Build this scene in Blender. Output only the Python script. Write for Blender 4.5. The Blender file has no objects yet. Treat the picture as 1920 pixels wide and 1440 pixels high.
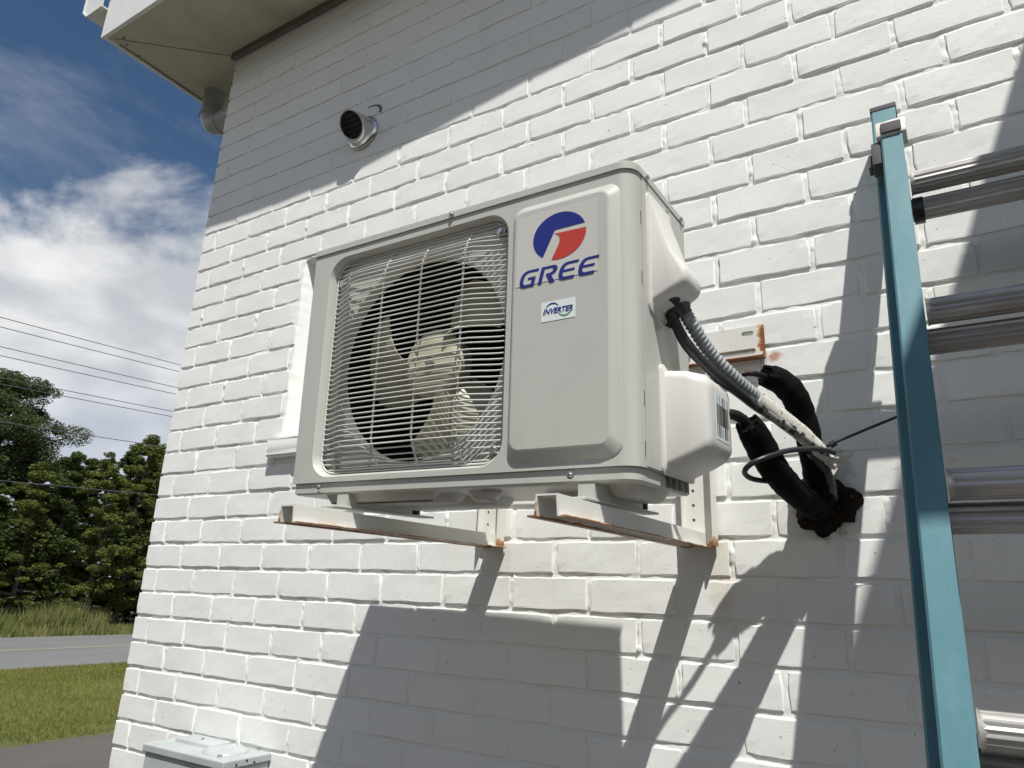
import bpy, bmesh, math, random
import numpy as np
from mathutils import Vector, Matrix
from mathutils.geometry import tessellate_polygon
random.seed(7); RNG = np.random.default_rng(7)
scene = bpy.context.scene
COL = scene.collection

# ------------------------------------------------------------------ camera, sky, sun, exposure
GZ = -2.90                                   # ground level; z = 0 is a bed joint high on the wall, y = 0 the wall face
cam_d = bpy.data.cameras.new('camera'); cam = bpy.data.objects.new('camera', cam_d); COL.objects.link(cam)
scene.camera = cam
cam_d.sensor_width = 36.0; cam_d.lens = 24.786; cam_d.clip_start = 0.05; cam_d.clip_end = 2000
CR = [[0.8510111, 0.5238523, 0.0368623], [-0.1205192, 0.2631425, -0.9571997], [-0.5111313, 0.8101449, 0.2870714]]
CAMLOC = Vector((2.45381, -1.50861, -1.34883))
M = Matrix(((CR[0][0], -CR[1][0], -CR[2][0]), (CR[0][1], -CR[1][1], -CR[2][1]), (CR[0][2], -CR[1][2], -CR[2][2])))
cam.matrix_world = Matrix.Translation(CAMLOC) @ M.to_4x4()

SUN = Vector((0.84, -1.0, 2.3)).normalized()          # towards the sun
EL = math.asin(SUN.z); AZ = math.atan2(SUN.x, SUN.y)
sd = bpy.data.lights.new('sun', 'SUN'); sd.energy = 5.0; sd.angle = math.radians(0.53); sd.color = (1.0, 0.985, 0.925)
so = bpy.data.objects.new('sun', sd); COL.objects.link(so); so.rotation_euler = SUN.to_track_quat('Z', 'Y').to_euler()
so.location = (3, -4, 8)

world = bpy.data.worlds.new('World'); scene.world = world; world.use_nodes = True
nt = world.node_tree; nt.nodes.clear()
def wn(t, **k):
    n = nt.nodes.new(t)
    for a, b in k.items(): setattr(n, a, b)
    return n
sky = wn('ShaderNodeTexSky', sky_type='NISHITA'); sky.sun_disc = False; sky.sun_elevation = EL; sky.sun_rotation = AZ
sky.air_density = 1.0; sky.dust_density = 0.3; sky.ozone_density = 2.5
tc = wn('ShaderNodeTexCoord'); sep = wn('ShaderNodeSeparateXYZ'); nt.links.new(tc.outputs['Generated'], sep.inputs[0])
def wmath(op, a, b=None, clamp=False):
    n = wn('ShaderNodeMath', operation=op); n.use_clamp = clamp
    for i, v in enumerate((a, b)):
        if v is None: continue
        if isinstance(v, (int, float)): n.inputs[i].default_value = v
        else: nt.links.new(v, n.inputs[i])
    return n.outputs[0]
def wnoise(scale, detail, rough, loc, sc=(1, 1, 1), rot=(0, 0, 0), dist=0.0):
    mp = wn('ShaderNodeMapping'); mp.inputs['Location'].default_value = loc; mp.inputs['Scale'].default_value = sc; mp.inputs['Rotation'].default_value = rot
    nt.links.new(tc.outputs['Generated'], mp.inputs[0])
    n = wn('ShaderNodeTexNoise'); n.inputs['Scale'].default_value = scale; n.inputs['Detail'].default_value = detail
    n.inputs['Roughness'].default_value = rough; n.inputs['Distortion'].default_value = dist
    nt.links.new(mp.outputs[0], n.inputs['Vector']); return n.outputs['Fac']
def wramp(v, a, b):
    n = wn('ShaderNodeMapRange'); n.interpolation_type = 'SMOOTHSTEP'; n.inputs['From Min'].default_value = a; n.inputs['From Max'].default_value = b
    nt.links.new(v, n.inputs['Value']); return n.outputs[0]
big = wnoise(2.6, 9, 0.55, (7.21, 4.0, 8.42), (1, 1, 1.7), dist=0.25)
low = wmath('MULTIPLY', wmath('SUBTRACT', 0.50, sep.outputs['Z']), 1.35)
dens = wramp(wmath('ADD', big, low), 0.49, 0.61)
wisp = wramp(wnoise(1.5, 8, 0.62, (4.1, 2.0, 0.7), (1.0, 1.0, 3.2), (0.7, 0.35, 0.3), 0.5), 0.42, 0.80)
cover = wmath('MAXIMUM', dens, wmath('MULTIPLY', wisp, 0.34))
shade = wnoise(4.5, 6, 0.5, (7.0, 1.0, 3.0), (1, 1, 2.2))
ccol = wn('ShaderNodeMix', data_type='RGBA')
ccol.inputs[6].default_value = (9.0, 9.3, 9.8, 1); ccol.inputs[7].default_value = (15.0, 15.0, 14.8, 1)
nt.links.new(wramp(shade, 0.36, 0.62), ccol.inputs[0])
hz = wn('ShaderNodeMix', data_type='RGBA'); hz.inputs[7].default_value = (6.6, 7.6, 9.6, 1)          # hazy blue grey towards the horizon
nt.links.new(wmath('MULTIPLY', wramp(sep.outputs['Z'], 0.30, 0.08), 0.75), hz.inputs[0]); nt.links.new(ccol.outputs[2], hz.inputs[6])
mixc = wn('ShaderNodeMix', data_type='RGBA')
nt.links.new(wmath('MULTIPLY', cover, 0.93), mixc.inputs[0]); hs = wn('ShaderNodeHueSaturation'); hs.inputs['Saturation'].default_value = 1.12; hs.inputs['Value'].default_value = 1.12; nt.links.new(sky.outputs[0], hs.inputs['Color']); nt.links.new(hs.outputs[0], mixc.inputs[6]); nt.links.new(hz.outputs[2], mixc.inputs[7])
bg = wn('ShaderNodeBackground'); bg.inputs['Strength'].default_value = 0.060
nt.links.new(mixc.outputs[2], bg.inputs['Color'])
wo = wn('ShaderNodeOutputWorld'); nt.links.new(bg.outputs[0], wo.inputs['Surface'])
vs = scene.view_settings; vs.view_transform = 'Standard'; vs.look = 'None'; vs.gamma = 1; vs.exposure = 0.14; vs.use_curve_mapping = False
scene.cycles.max_bounces = 8
scene.cycles.use_denoising = True

# ------------------------------------------------------------------ helpers
def tagit(o, label=None, cat=None, group=None, kind=None):
    for k, v in (('label', label), ('category', cat), ('group', group), ('kind', kind)):
        if v: o[k] = v
    return o
def empty(name, loc, label, cat, group=None, rot=None):
    o = bpy.data.objects.new(name, None); COL.objects.link(o); o.location = loc; o.empty_display_size = 0.1
    if rot is not None: o.rotation_euler = rot
    return tagit(o, label, cat, group)
def link(name, me, parent=None, loc=None):
    o = bpy.data.objects.new(name, me); COL.objects.link(o)
    if parent is not None: o.parent = parent
    if loc is not None: o.location = loc
    return o
def mobj(name, bm, mat, parent=None, smooth=None, loc=None):
    me = bpy.data.meshes.new(name)
    bmesh.ops.remove_doubles(bm, verts=bm.verts, dist=1e-6)
    bmesh.ops.recalc_face_normals(bm, faces=bm.faces)
    bm.to_mesh(me); bm.free()
    for m in (mat if isinstance(mat, (list, tuple)) else [mat]): me.materials.append(m)
    if smooth is not None:
        me.polygons.foreach_set('use_smooth', [True] * len(me.polygons))
        me.set_sharp_from_angle(angle=math.radians(smooth))
    return link(name, me, parent, loc)
def pymesh(name, verts, faces, mat, smooth=None):
    me = bpy.data.meshes.new(name); me.from_pydata(verts, [], faces)
    me.materials.append(mat); me.update()
    if smooth is not None:
        me.polygons.foreach_set('use_smooth', [True] * len(me.polygons)); me.set_sharp_from_angle(angle=math.radians(smooth))
    return me
def box(bm, x0, x1, y0, y1, z0, z1, bev=0.0, seg=2, mi=0):
    vs_ = [bm.verts.new(p) for p in ((x0,y0,z0),(x1,y0,z0),(x1,y1,z0),(x0,y1,z0),(x0,y0,z1),(x1,y0,z1),(x1,y1,z1),(x0,y1,z1))]
    fs = [bm.faces.new([vs_[i] for i in f]) for f in ((0,3,2,1),(4,5,6,7),(0,1,5,4),(1,2,6,5),(2,3,7,6),(3,0,4,7))]
    for f in fs: f.material_index = mi
    if bev > 0:
        es = list({e for f in fs for e in f.edges})
        r = bmesh.ops.bevel(bm, geom=es, offset=bev, segments=seg, profile=0.5, affect='EDGES')
        for f in r['faces']: f.material_index = mi
    return vs_
def smooth_path(pts, n=6):
    P = [Vector(p) for p in pts]
    if len(P) < 3: return P
    out = []
    Q = [P[0] * 2 - P[1]] + P + [P[-1] * 2 - P[-2]]
    for i in range(1, len(Q) - 2):
        a, b, c, d = Q[i-1:i+3]
        for k in range(n):
            t = k / n
            out.append(0.5 * ((2*b) + (c-a)*t + (2*a-5*b+4*c-d)*t*t + (3*b-a-3*c+d)*t**3))
    out.append(P[-1]); return out
def tube(bm, pts, r, seg=8, cap=True, prof=None, mi=0, noise=0.0):
    """swept tube; r a number or a function of 0..1; prof an optional list of (a, b) offsets multiplied by r"""
    P = [Vector(p) for p in pts]; n = len(P)
    T = [(P[min(i+1, n-1)] - P[max(i-1, 0)]).normalized() for i in range(n)]
    up = Vector((0, 0, 1)) if abs(T[0].z) < 0.9 else Vector((0, 1, 0))
    N = (up - T[0] * up.dot(T[0])).normalized(); rings = []
    for i in range(n):
        N = (N - T[i] * N.dot(T[i])).normalized(); B = T[i].cross(N)
        rr = r(i / (n - 1)) if callable(r) else r
        cs = prof or [(math.cos(2*math.pi*k/seg), math.sin(2*math.pi*k/seg)) for k in range(seg)]
        rings.append([bm.verts.new(P[i] + (N*a + B*b) * rr * (1 + (random.uniform(-noise, noise) if noise else 0))) for a, b in cs])
    m = len(rings[0])
    for i in range(n - 1):
        for k in range(m):
            f = bm.faces.new((rings[i][k], rings[i][(k+1) % m], rings[i+1][(k+1) % m], rings[i+1][k])); f.material_index = mi
    if cap:
        for rg in (rings[0], rings[-1]):
            f = bm.faces.new(rg); f.material_index = mi
    return rings
def rrect(x0, x1, z0, z1, r, n=5):
    out = []
    for cx, cz, a0 in ((x1-r, z1-r, 0), (x0+r, z1-r, 90), (x0+r, z0+r, 180), (x1-r, z0+r, 270)):
        for k in range(n + 1):
            a = math.radians(a0 + 90*k/n); out.append((cx + r*math.cos(a), cz + r*math.sin(a)))
    return out
def circ(cx, cz, r, n=48): return [(cx + r*math.cos(2*math.pi*k/n), cz + r*math.sin(2*math.pi*k/n)) for k in range(n)]
def loft(bm, rings, cap0=False, cap1=True, close=True):
    R_ = [[bm.verts.new(p) for p in rg] for rg in rings]; m = len(R_[0])
    for a, b in zip(R_, R_[1:]):
        for k in range(m if close else m - 1): bm.faces.new((a[k], a[(k+1) % m], b[(k+1) % m], b[k]))
    if cap0: bm.faces.new(R_[0])
    if cap1: bm.faces.new(R_[-1])
    return R_
def plate(bm, outer, holes, y0, y1, fn=None, sides=True):
    """flat plate in the x-z plane with holes, between y0 (front) and y1 (back)"""
    fn = fn or (lambda a, y, b: (a, y, b))
    loops = [outer] + list(holes); tri = tessellate_polygon([[Vector((a, b, 0)) for a, b in l] for l in loops])
    flat = [p for l in loops for p in l]
    ys = (y0,) if y1 is None else (y0, y1)
    V = [[bm.verts.new(fn(a, y, b)) for a, b in flat] for y in ys]
    for vv in V:
        for t in tri:
            try: bm.faces.new([vv[i] for i in t])
            except ValueError: pass
    if y1 is not None and sides:
        o = 0
        for l in loops:
            n = len(l)
            for k in range(n): bm.faces.new((V[0][o+k], V[0][o+(k+1) % n], V[1][o+(k+1) % n], V[1][o+k]))
            o += n
def lathe(bm, prof, origin, axis, seg=20, cap=True):
    """prof: (distance along the axis, radius)"""
    ax = Vector(axis).normalized(); u = ax.orthogonal().normalized(); v = ax.cross(u); O = Vector(origin); rings = []
    for d, r in prof: rings.append([O + ax*d + (u*math.cos(2*math.pi*k/seg) + v*math.sin(2*math.pi*k/seg))*r for k in range(seg)])
    return loft(bm, rings, cap, cap)

class Mat:
    def __init__(s, name, color, rough=0.5, metal=0.0, spec=0.5):
        s.m = bpy.data.materials.new(name); s.m.use_nodes = True; s.nt = s.m.node_tree
        s.b = s.nt.nodes['Principled BSDF']; s.b.inputs['Base Color'].default_value = (*color, 1)
        s.b.inputs['Roughness'].default_value = rough; s.b.inputs['Metallic'].default_value = metal
        s.b.inputs['Specular IOR Level'].default_value = spec; s.col = None; s.base = color; s.nrm = None
        s.tc = s.nt.nodes.new('ShaderNodeTexCoord')
    def sock(s, v, inp):
        if isinstance(v, (int, float)): inp.default_value = v
        elif isinstance(v, tuple): inp.default_value = (*v, 1) if len(v) == 3 and len(inp.default_value) == 4 else v
        else: s.nt.links.new(v, inp)
    def math(s, op, a, b=0.0, clamp=False):
        n = s.nt.nodes.new('ShaderNodeMath'); n.operation = op; n.use_clamp = clamp; s.sock(a, n.inputs[0]); s.sock(b, n.inputs[1]); return n.outputs[0]
    def noise(s, scale, detail=4, rough=0.5, sc=(1, 1, 1), coord='Object', dist=0.0, loc=(0, 0, 0)):
        mp = s.nt.nodes.new('ShaderNodeMapping'); mp.inputs['Scale'].default_value = sc; mp.inputs['Location'].default_value = loc
        if coord == 'World':
            g = s.nt.nodes.new('ShaderNodeNewGeometry'); s.nt.links.new(g.outputs['Position'], mp.inputs[0])
        else: s.nt.links.new(s.tc.outputs[coord], mp.inputs[0])
        n = s.nt.nodes.new('ShaderNodeTexNoise'); n.inputs['Scale'].default_value = scale; n.inputs['Detail'].default_value = detail
        n.inputs['Roughness'].default_value = rough; n.inputs['Distortion'].default_value = dist
        s.nt.links.new(mp.outputs[0], n.inputs['Vector']); return n.outputs['Fac']
    def ramp(s, v, a, b, lo=0.0, hi=1.0):
        n = s.nt.nodes.new('ShaderNodeMapRange'); n.interpolation_type = 'SMOOTHSTEP'
        for i, x in (('From Min', a), ('From Max', b), ('To Min', lo), ('To Max', hi)): n.inputs[i].default_value = x
        s.nt.links.new(v, n.inputs['Value']); return n.outputs[0]
    def mix(s, fac, color):
        n = s.nt.nodes.new('ShaderNodeMix'); n.data_type = 'RGBA'; s.sock(fac, n.inputs[0])
        if s.col is None: n.inputs[6].default_value = (*s.base, 1)
        else: s.nt.links.new(s.col, n.inputs[6])
        n.inputs[7].default_value = (*color, 1); s.col = n.outputs[2]; s.nt.links.new(s.col, s.b.inputs['Base Color']); return s
    def bump(s, h, strength=0.3, dist=0.002):
        n = s.nt.nodes.new('ShaderNodeBump'); n.inputs['Strength'].default_value = strength; n.inputs['Distance'].default_value = dist
        s.nt.links.new(h, n.inputs['Height'])
        if s.nrm is not None: s.nt.links.new(s.nrm, n.inputs['Normal'])
        s.nrm = n.outputs[0]; s.nt.links.new(s.nrm, s.b.inputs['Normal']); return s
    def pos(s, coord='World'):
        sp = s.nt.nodes.new('ShaderNodeSeparateXYZ')
        if coord == 'World':
            g = s.nt.nodes.new('ShaderNodeNewGeometry'); s.nt.links.new(g.outputs['Position'], sp.inputs[0])
        else: s.nt.links.new(s.tc.outputs[coord], sp.inputs[0])
        return sp.outputs
    def near(s, x, z, rx, rz, P=None, amt=0.8):
        """soft spot around a place on the wall, edge broken by noise"""
        P = P or s.pos()
        dx = s.math('DIVIDE', s.math('SUBTRACT', P['X'], x), rx); dz = s.math('DIVIDE', s.math('SUBTRACT', P['Z'], z), rz)
        d = s.math('SQRT', s.math('ADD', s.math('MULTIPLY', dx, dx), s.math('MULTIPLY', dz, dz)))
        d = s.math('ADD', d, s.math('MULTIPLY', s.math('SUBTRACT', s.noise(45, 5, 0.6, coord='World'), 0.5), 1.6))
        return s.ramp(d, 0.35, 1.0, amt, 0.0)

def paint_mat(name, base):
    m = Mat(name, base, 0.55, spec=0.35)
    m.mix(m.ramp(m.noise(2.2, 3, coord='World'), 0.35, 0.7, 0, 0.35), (base[0]*0.93, base[1]*0.93, base[2]*0.90))
    m.mix(m.ramp(m.noise(30, 5, 0.65, coord='World'), 0.62, 0.78, 0, 0.3), (base[0]*0.80, base[1]*0.80, base[2]*0.78))
    oi = m.nt.nodes.new('ShaderNodeObjectInfo'); m.mix(m.ramp(oi.outputs['Random'], 0, 1, 0, 0.35), (base[0]*0.90, base[1]*0.90, base[2]*0.875))
    P = m.pos()
    m.mix(m.near(2.03, -1.30, 0.035, 0.13, P, 0.28), (0.62, 0.48, 0.30))
    m.mix(m.near(1.505, -1.27, 0.03, 0.07, P, 0.18), (0.62, 0.48, 0.32))
    m.mix(m.near(2.165, -0.838, 0.022, 0.016, P, 0.8), (0.42, 0.17, 0.06))
    m.mix(m.near(2.245, -1.165, 0.066, 0.062, P, 0.75), (0.14, 0.11, 0.08))
    m.mix(m.near(2.27, -1.09, 0.035, 0.045, P, 0.4), (0.10, 0.10, 0.09))
    m.mix(m.ramp(m.noise(95, 3, 0.5, coord='World', loc=(3, 1, 2)), 0.732, 0.755, 0, 0.8), (0.20, 0.19, 0.17))
    m.mix(m.ramp(m.noise(16, 6, 0.75, coord='World', loc=(9, 2, 4)), 0.60, 0.72, 0, 0.22), (0.66, 0.65, 0.60)); m.bump(m.noise(300, 6, 0.7, coord='World'), 0.35, 0.0009); m.bump(m.ramp(m.noise(120, 3, 0.5, coord='World', loc=(1, 8, 3)), 0.70, 0.76, 0, -1.0), 0.6, 0.0016)
    m.bump(m.noise(45, 4, 0.6, coord='World'), 0.22, 0.002)
    return m.m
M_BRICK = paint_mat('painted_brick', (0.83, 0.83, 0.81))
M_MORTAR = paint_mat('painted_mortar', (0.85, 0.85, 0.83))
def simple(name, col, rough=0.5, metal=0.0, spec=0.5, n=None):
    m = Mat(name, col, rough, metal, spec)
    if n:
        sc, a, b_, c2, st = n
        m.mix(m.ramp(m.noise(sc, 5, 0.6), a, b_), c2)
        if st: m.bump(m.noise(sc*3, 5, 0.6), st, 0.002)
    return m.m
m = Mat('casing_metal', (0.50, 0.50, 0.462), 0.36, spec=0.45); m.mix(m.ramp(m.noise(7, 5, 0.6), 0.45, 0.8, 0, 0.3), (0.455, 0.45, 0.41)); m.mix(m.ramp(m.noise(34, 6, 0.7, (1, 1, 0.10)), 0.52, 0.75, 0, 0.35), (0.43, 0.42, 0.375)); m.mix(m.ramp(m.noise(150, 3, 0.6), 0.72, 0.76, 0, 0.5), (0.25, 0.24, 0.21)); m.bump(m.noise(900, 2), 0.06, 0.0004); m.bump(m.noise(6, 3, 0.5), 0.25, 0.004); M_CASE = m.m
m = Mat('cover_plastic', (0.66, 0.64, 0.61), 0.38, spec=0.45); m.mix(m.ramp(m.noise(9, 5, 0.6), 0.5, 0.8, 0, 0.3), (0.56, 0.54, 0.50)); M_COVER = m.m
M_WIRE = simple('wire_coating', (0.62, 0.61, 0.57), 0.35)
M_DARK = simple('dark_interior', (0.018, 0.018, 0.022), 0.7)
M_FAN = simple('fan_plastic', (0.50, 0.49, 0.36), 0.45, n=(14, 0.4, 0.8, (0.38, 0.36, 0.24), 0))
M_STEEL = simple('zinc_screw', (0.55, 0.55, 0.54), 0.3, 0.9)
M_CHROME = simple('brushed_steel', (0.62, 0.62, 0.61), 0.22, 1.0)
M_BLUE = simple('print_blue', (0.012, 0.022, 0.20), 0.35)
M_RED = simple('print_red', (0.50, 0.045, 0.03), 0.35)
M_GREEN = simple('print_green', (0.10, 0.32, 0.16), 0.4)
M_STICK = simple('sticker_film', (0.56, 0.55, 0.51), 0.3)
M_LABEL = simple('label_white', (0.74, 0.78, 0.78), 0.35)
M_INK = simple('label_ink', (0.05, 0.05, 0.05), 0.5)
M_FOAM = simple('black_foam', (0.0035, 0.0035, 0.004), 0.8, spec=0.10, n=(40, 0.4, 0.7, (0.007, 0.007, 0.007), 0.5))
M_BLACK = simple('black_plastic', (0.02, 0.02, 0.022), 0.4)
M_COND = simple('grey_conduit', (0.30, 0.32, 0.33), 0.5, n=(60, 0.4, 0.7, (0.22, 0.24, 0.25), 0))
m = Mat('splashed_cable', (0.020, 0.020, 0.022), 0.45)
PX = m.pos(); sw = m.ramp(PX['X'], 2.175, 2.215); m.mix(m.math('MULTIPLY', sw, m.ramp(m.noise(75, 6, 0.7, coord='World'), 0.47, 0.52)), (0.46, 0.45, 0.41)); M_SPLASH = m.m
m = Mat('painted_tape', (0.58, 0.56, 0.50), 0.6); m.mix(m.ramp(m.noise(90, 6, 0.7), 0.60, 0.66), (0.05, 0.05, 0.05)); m.bump(m.noise(160, 4), 0.5, 0.002); M_TAPE = m.m
M_COPPER = simple('tarnished_copper', (0.10, 0.045, 0.03), 0.5, 0.4, n=(50, 0.35, 0.5, (0.015, 0.012, 0.012), 0))
m = Mat('foam_rust_collar', (0.012, 0.008, 0.006), 0.85, spec=0.15); m.mix(m.ramp(m.noise(40, 4, 0.6), 0.60, 0.74), (0.22, 0.075, 0.02)); m.bump(m.noise(90, 5, 0.7), 0.9, 0.006); M_COLLAR = m.m
def rusty(name, terms, coord='Object'):
    m = Mat(name, (0.70, 0.69, 0.65), 0.45, spec=0.4); P = m.pos(coord); n1 = m.noise(55, 6, 0.7); n2 = m.noise(160, 4, 0.6); n3 = m.noise(11, 5, 0.65)
    m.mix(m.ramp(n1, 0.5, 0.8, 0, 0.35), (0.58, 0.55, 0.48))
    for ax, a, b_, w in terms:
        k = m.math('ADD', m.ramp(P[ax], a, b_), m.math('ADD', m.math('MULTIPLY', m.math('SUBTRACT', n1, 0.5), w), m.math('MULTIPLY', m.math('SUBTRACT', n3, 0.455), 3.0)))
        m.mix(m.ramp(k, 0.62, 0.80), (0.50, 0.26, 0.10)); m.mix(m.ramp(k, 0.85, 1.0, 0, 0.9), (0.20, 0.07, 0.03))
    m.mix(m.ramp(n2, 0.69, 0.74), (0.22, 0.09, 0.04)); m.bump(n2, 0.15, 0.001)
    return m.m
M_ARM = rusty('rusty_white_arm', [('Z', -0.0262, -0.0312, 1.0), ('Y', -0.664, -0.676, 1.0)])
M_UP = rusty('rusty_white_angle', [('Z', 0.03, -0.01, 1.0)])
M_RAIL = rusty('rusty_white_rail', [('X', 0.845, 0.875, 1.6), ('Z', -0.064, -0.078, 1.3)])
M_TEAL = Mat('teal_fibreglass', (0.085, 0.205, 0.240), 0.45, spec=0.4)
M_TEAL.mix(M_TEAL.ramp(M_TEAL.noise(5, 6, 0.7, (3, 3, 0.8)), 0.42, 0.72, 0, 0.55), (0.14, 0.265, 0.295))
M_TEAL.mix(M_TEAL.ramp(M_TEAL.noise(26, 6, 0.75, (1, 1, 0.5)), 0.60, 0.74, 0, 0.5), (0.035, 0.13, 0.18)); M_TEAL.bump(M_TEAL.noise(300, 3, 0.6, (1, 1, 0.1)), 0.2, 0.0008); M_TEAL = M_TEAL.m
m = Mat('ribbed_aluminium', (0.50, 0.485, 0.465), 0.42, 0.55); m.mix(m.ramp(m.noise(20, 5, 0.7, (0.15, 1, 1)), 0.42, 0.62, 0, 0.75), (0.30, 0.28, 0.265)); m.bump(m.noise(260, 3, 0.5, (0.05, 1, 1)), 0.35, 0.0008); M_ALU = m.m
m = Mat('weathered_cap', (0.66, 0.64, 0.58), 0.6); m.mix(m.ramp(m.noise(60, 4), 0.5, 0.65, 0, 0.6), (0.35, 0.31, 0.27)); M_CAP = m.m
M_CAPD = simple('worn_rubber', (0.075, 0.07, 0.075), 0.85)
M_SOFFIT = simple('soffit_paint', (0.49, 0.49, 0.37), 0.6, n=(4, 0.4, 0.7, (0.40, 0.39, 0.31), 0.1))
M_TRIM = simple('brown_trim', (0.16, 0.15, 0.13), 0.6, n=(12, 0.4, 0.7, (0.11, 0.10, 0.09), 0.1))
M_FASCIA = simple('fascia_white', (0.74, 0.75, 0.72), 0.4, n=(6, 0.4, 0.7, (0.66, 0.67, 0.64), 0))
M_PIPEG = simple('grey_pvc', (0.36, 0.37, 0.36), 0.4, n=(20, 0.4, 0.7, (0.28, 0.29, 0.28), 0))
M_METER = simple('grey_enclosure', (0.42, 0.45, 0.45), 0.4, n=(9, 0.4, 0.75, (0.35, 0.38, 0.38), 0.05))
M_ROOF = simple('roof_sheet', (0.40, 0.40, 0.38), 0.5)

# ------------------------------------------------------------------ ground, road, lawn
def sheet(name, x0, x1, y0, y1, z, mat):
    me = pymesh(name, [(x0, y0, z), (x1, y0, z), (x1, y1, z), (x0, y1, z)], [(0, 1, 2, 3)], mat)
    return tagit(link(name, me), kind='structure')
def asphalt(name, c, c2, s=1.0):
    m = Mat(name, c, 0.85, spec=0.3); m.mix(m.ramp(m.noise(0.5, 5, 0.6, (1, 0.25, 1)), 0.35, 0.7), c2)
    m.mix(m.ramp(m.noise(30*s, 6, 0.8), 0.5, 0.7, 0, 0.5), (c[0]*1.5, c[1]*1.5, c[2]*1.5)); m.bump(m.noise(90*s, 4, 0.8), 0.6, 0.01); return m.m
mg = Mat('dry_ground', (0.10, 0.10, 0.05), 0.95); mg.mix(mg.ramp(mg.noise(0.6, 6, 0.7), 0.4, 0.65), (0.07, 0.09, 0.03)); mg.bump(mg.noise(12, 6, 0.8), 0.8, 0.05)
sheet('ground', -600, 600, -600, 600, GZ - 0.012, mg.m)
sheet('pavement', -5.42, 9.0, -14, 30, GZ, asphalt('parking_asphalt', (0.090, 0.079, 0.072), (0.120, 0.104, 0.094)))
ml = Mat('lawn_soil', (0.115, 0.135, 0.035), 0.95); ml.mix(ml.ramp(ml.noise(1.3, 6, 0.7, (1, 0.6, 1)), 0.38, 0.66), (0.17, 0.18, 0.06)); ml.bump(ml.noise(60, 5, 0.8), 0.9, 0.03)
sheet('lawn', -11.8, -5.42, -30, 60, GZ - 0.004, ml.m)
sheet('road', -19.2, -11.8, -80, 160, GZ, asphalt('road_asphalt', (0.15, 0.15, 0.148), (0.19, 0.187, 0.18), 0.6))
mk = Mat('faded_yellow', (0.27, 0.225, 0.16), 0.8); mk.mix(mk.ramp(mk.noise(9, 5, 0.7), 0.45, 0.6), (0.26, 0.24, 0.19))
sheet('road_marking', -15.55, -15.33, -80, 160, GZ + 0.004, mk.m)
sheet('verge', -60, -19.2, -80, 160, GZ - 0.004, mg.m)

def blades(name, n, x0, x1, y0, y1, h0, h1, w, mat, label, cat, lean=0.35, clumps=None, zb=GZ):
    x = RNG.uniform(x0, x1, n); y = RNG.uniform(y0, y1, n)
    if clumps:
        c = np.column_stack([RNG.uniform(x0, x1, clumps), RNG.uniform(y0, y1, clumps), RNG.uniform(0.55, 1.0, clumps)]); i = RNG.integers(0, clumps, n)
        rad = RNG.normal(0, 0.16, (n, 2)); x = c[i, 0] + rad[:, 0]; y = c[i, 1] + rad[:, 1]; hs = c[i, 2]
    else: hs = np.ones(n)
    h = RNG.uniform(h0, h1, n) * hs; a = RNG.uniform(0, 2*np.pi, n); b = RNG.uniform(0, 2*np.pi, n); l = RNG.uniform(0, lean, n) * h
    V = np.zeros((n, 3, 3)); V[:, 0] = np.column_stack([x - w*np.cos(a), y - w*np.sin(a), np.full(n, zb - 0.005)])
    V[:, 1] = np.column_stack([x + w*np.cos(a), y + w*np.sin(a), np.full(n, zb - 0.005)])
    V[:, 2] = np.column_stack([x + l*np.cos(b), y + l*np.sin(b), zb + h])
    me = fastmesh(name, V.reshape(-1, 3), np.arange(3*n).reshape(n, 3), mat)
    return tagit(link(name, me), label, cat, None, 'stuff')
def fastmesh(name, V, F, mat, smooth=False):
    me = bpy.data.meshes.new(name); k = F.shape[1]
    me.vertices.add(len(V)); me.vertices.foreach_set('co', np.ascontiguousarray(V, dtype=np.float32).ravel())
    me.loops.add(F.size); me.loops.foreach_set('vertex_index', F.astype(np.int32).ravel())
    me.polygons.add(len(F)); me.polygons.foreach_set('loop_start', np.arange(0, F.size, k, dtype=np.int32)); me.polygons.foreach_set('loop_total', np.full(len(F), k, dtype=np.int32))
    if smooth: me.polygons.foreach_set('use_smooth', np.ones(len(F), dtype=bool))
    me.materials.append(mat); me.update(calc_edges=True); return me
def leafmat(name, c1, c2, c3=None, sc=1.2):
    m = Mat(name, c1, 0.6, spec=0.25); m.mix(m.ramp(m.noise(sc, 4, 0.6, coord='World'), 0.38, 0.62), c2)
    if c3: m.mix(m.ramp(m.noise(sc*6, 3, 0.6, coord='World', loc=(5, 5, 5)), 0.5, 0.68), c3)
    # thin leaves pass a little light
    tr = m.nt.nodes.new('ShaderNodeBsdfTranslucent'); m.nt.links.new(m.col, tr.inputs['Color']); mx = m.nt.nodes.new('ShaderNodeMixShader'); mx.inputs[0].default_value = 0.25
    m.nt.links.new(m.b.outputs[0], mx.inputs[1]); m.nt.links.new(tr.outputs[0], mx.inputs[2]); m.nt.links.new(mx.outputs[0], m.nt.nodes['Material Output'].inputs['Surface']); return m.m
M_GRASS = leafmat('lawn_grass', (0.155, 0.17, 0.030), (0.22, 0.215, 0.05), (0.26, 0.24, 0.075), 0.9)
M_WEED = leafmat('tall_weeds', (0.17, 0.20, 0.055), (0.27, 0.25, 0.11), (0.13, 0.18, 0.04), 1.1)
blades('lawn_grass', 90000, -11.8, -5.45, -4.0, 10.5, 0.02, 0.055, 0.006, M_GRASS, 'short mown grass on the lawn between pavement and road', 'grass')
blades('verge_weeds', 30000, -20.6, -19.25, -10.0, 20.0, 0.45, 1.15, 0.012, M_WEED, 'tall tufted weeds along the far edge of the road', 'weeds', 0.45, 105)
blades('verge_grass', 50000, -20.8, -19.15, -10.0, 20.0, 0.08, 0.30, 0.012, M_WEED, 'low rough grass along the far edge of the road', 'grass', 0.6)

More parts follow.
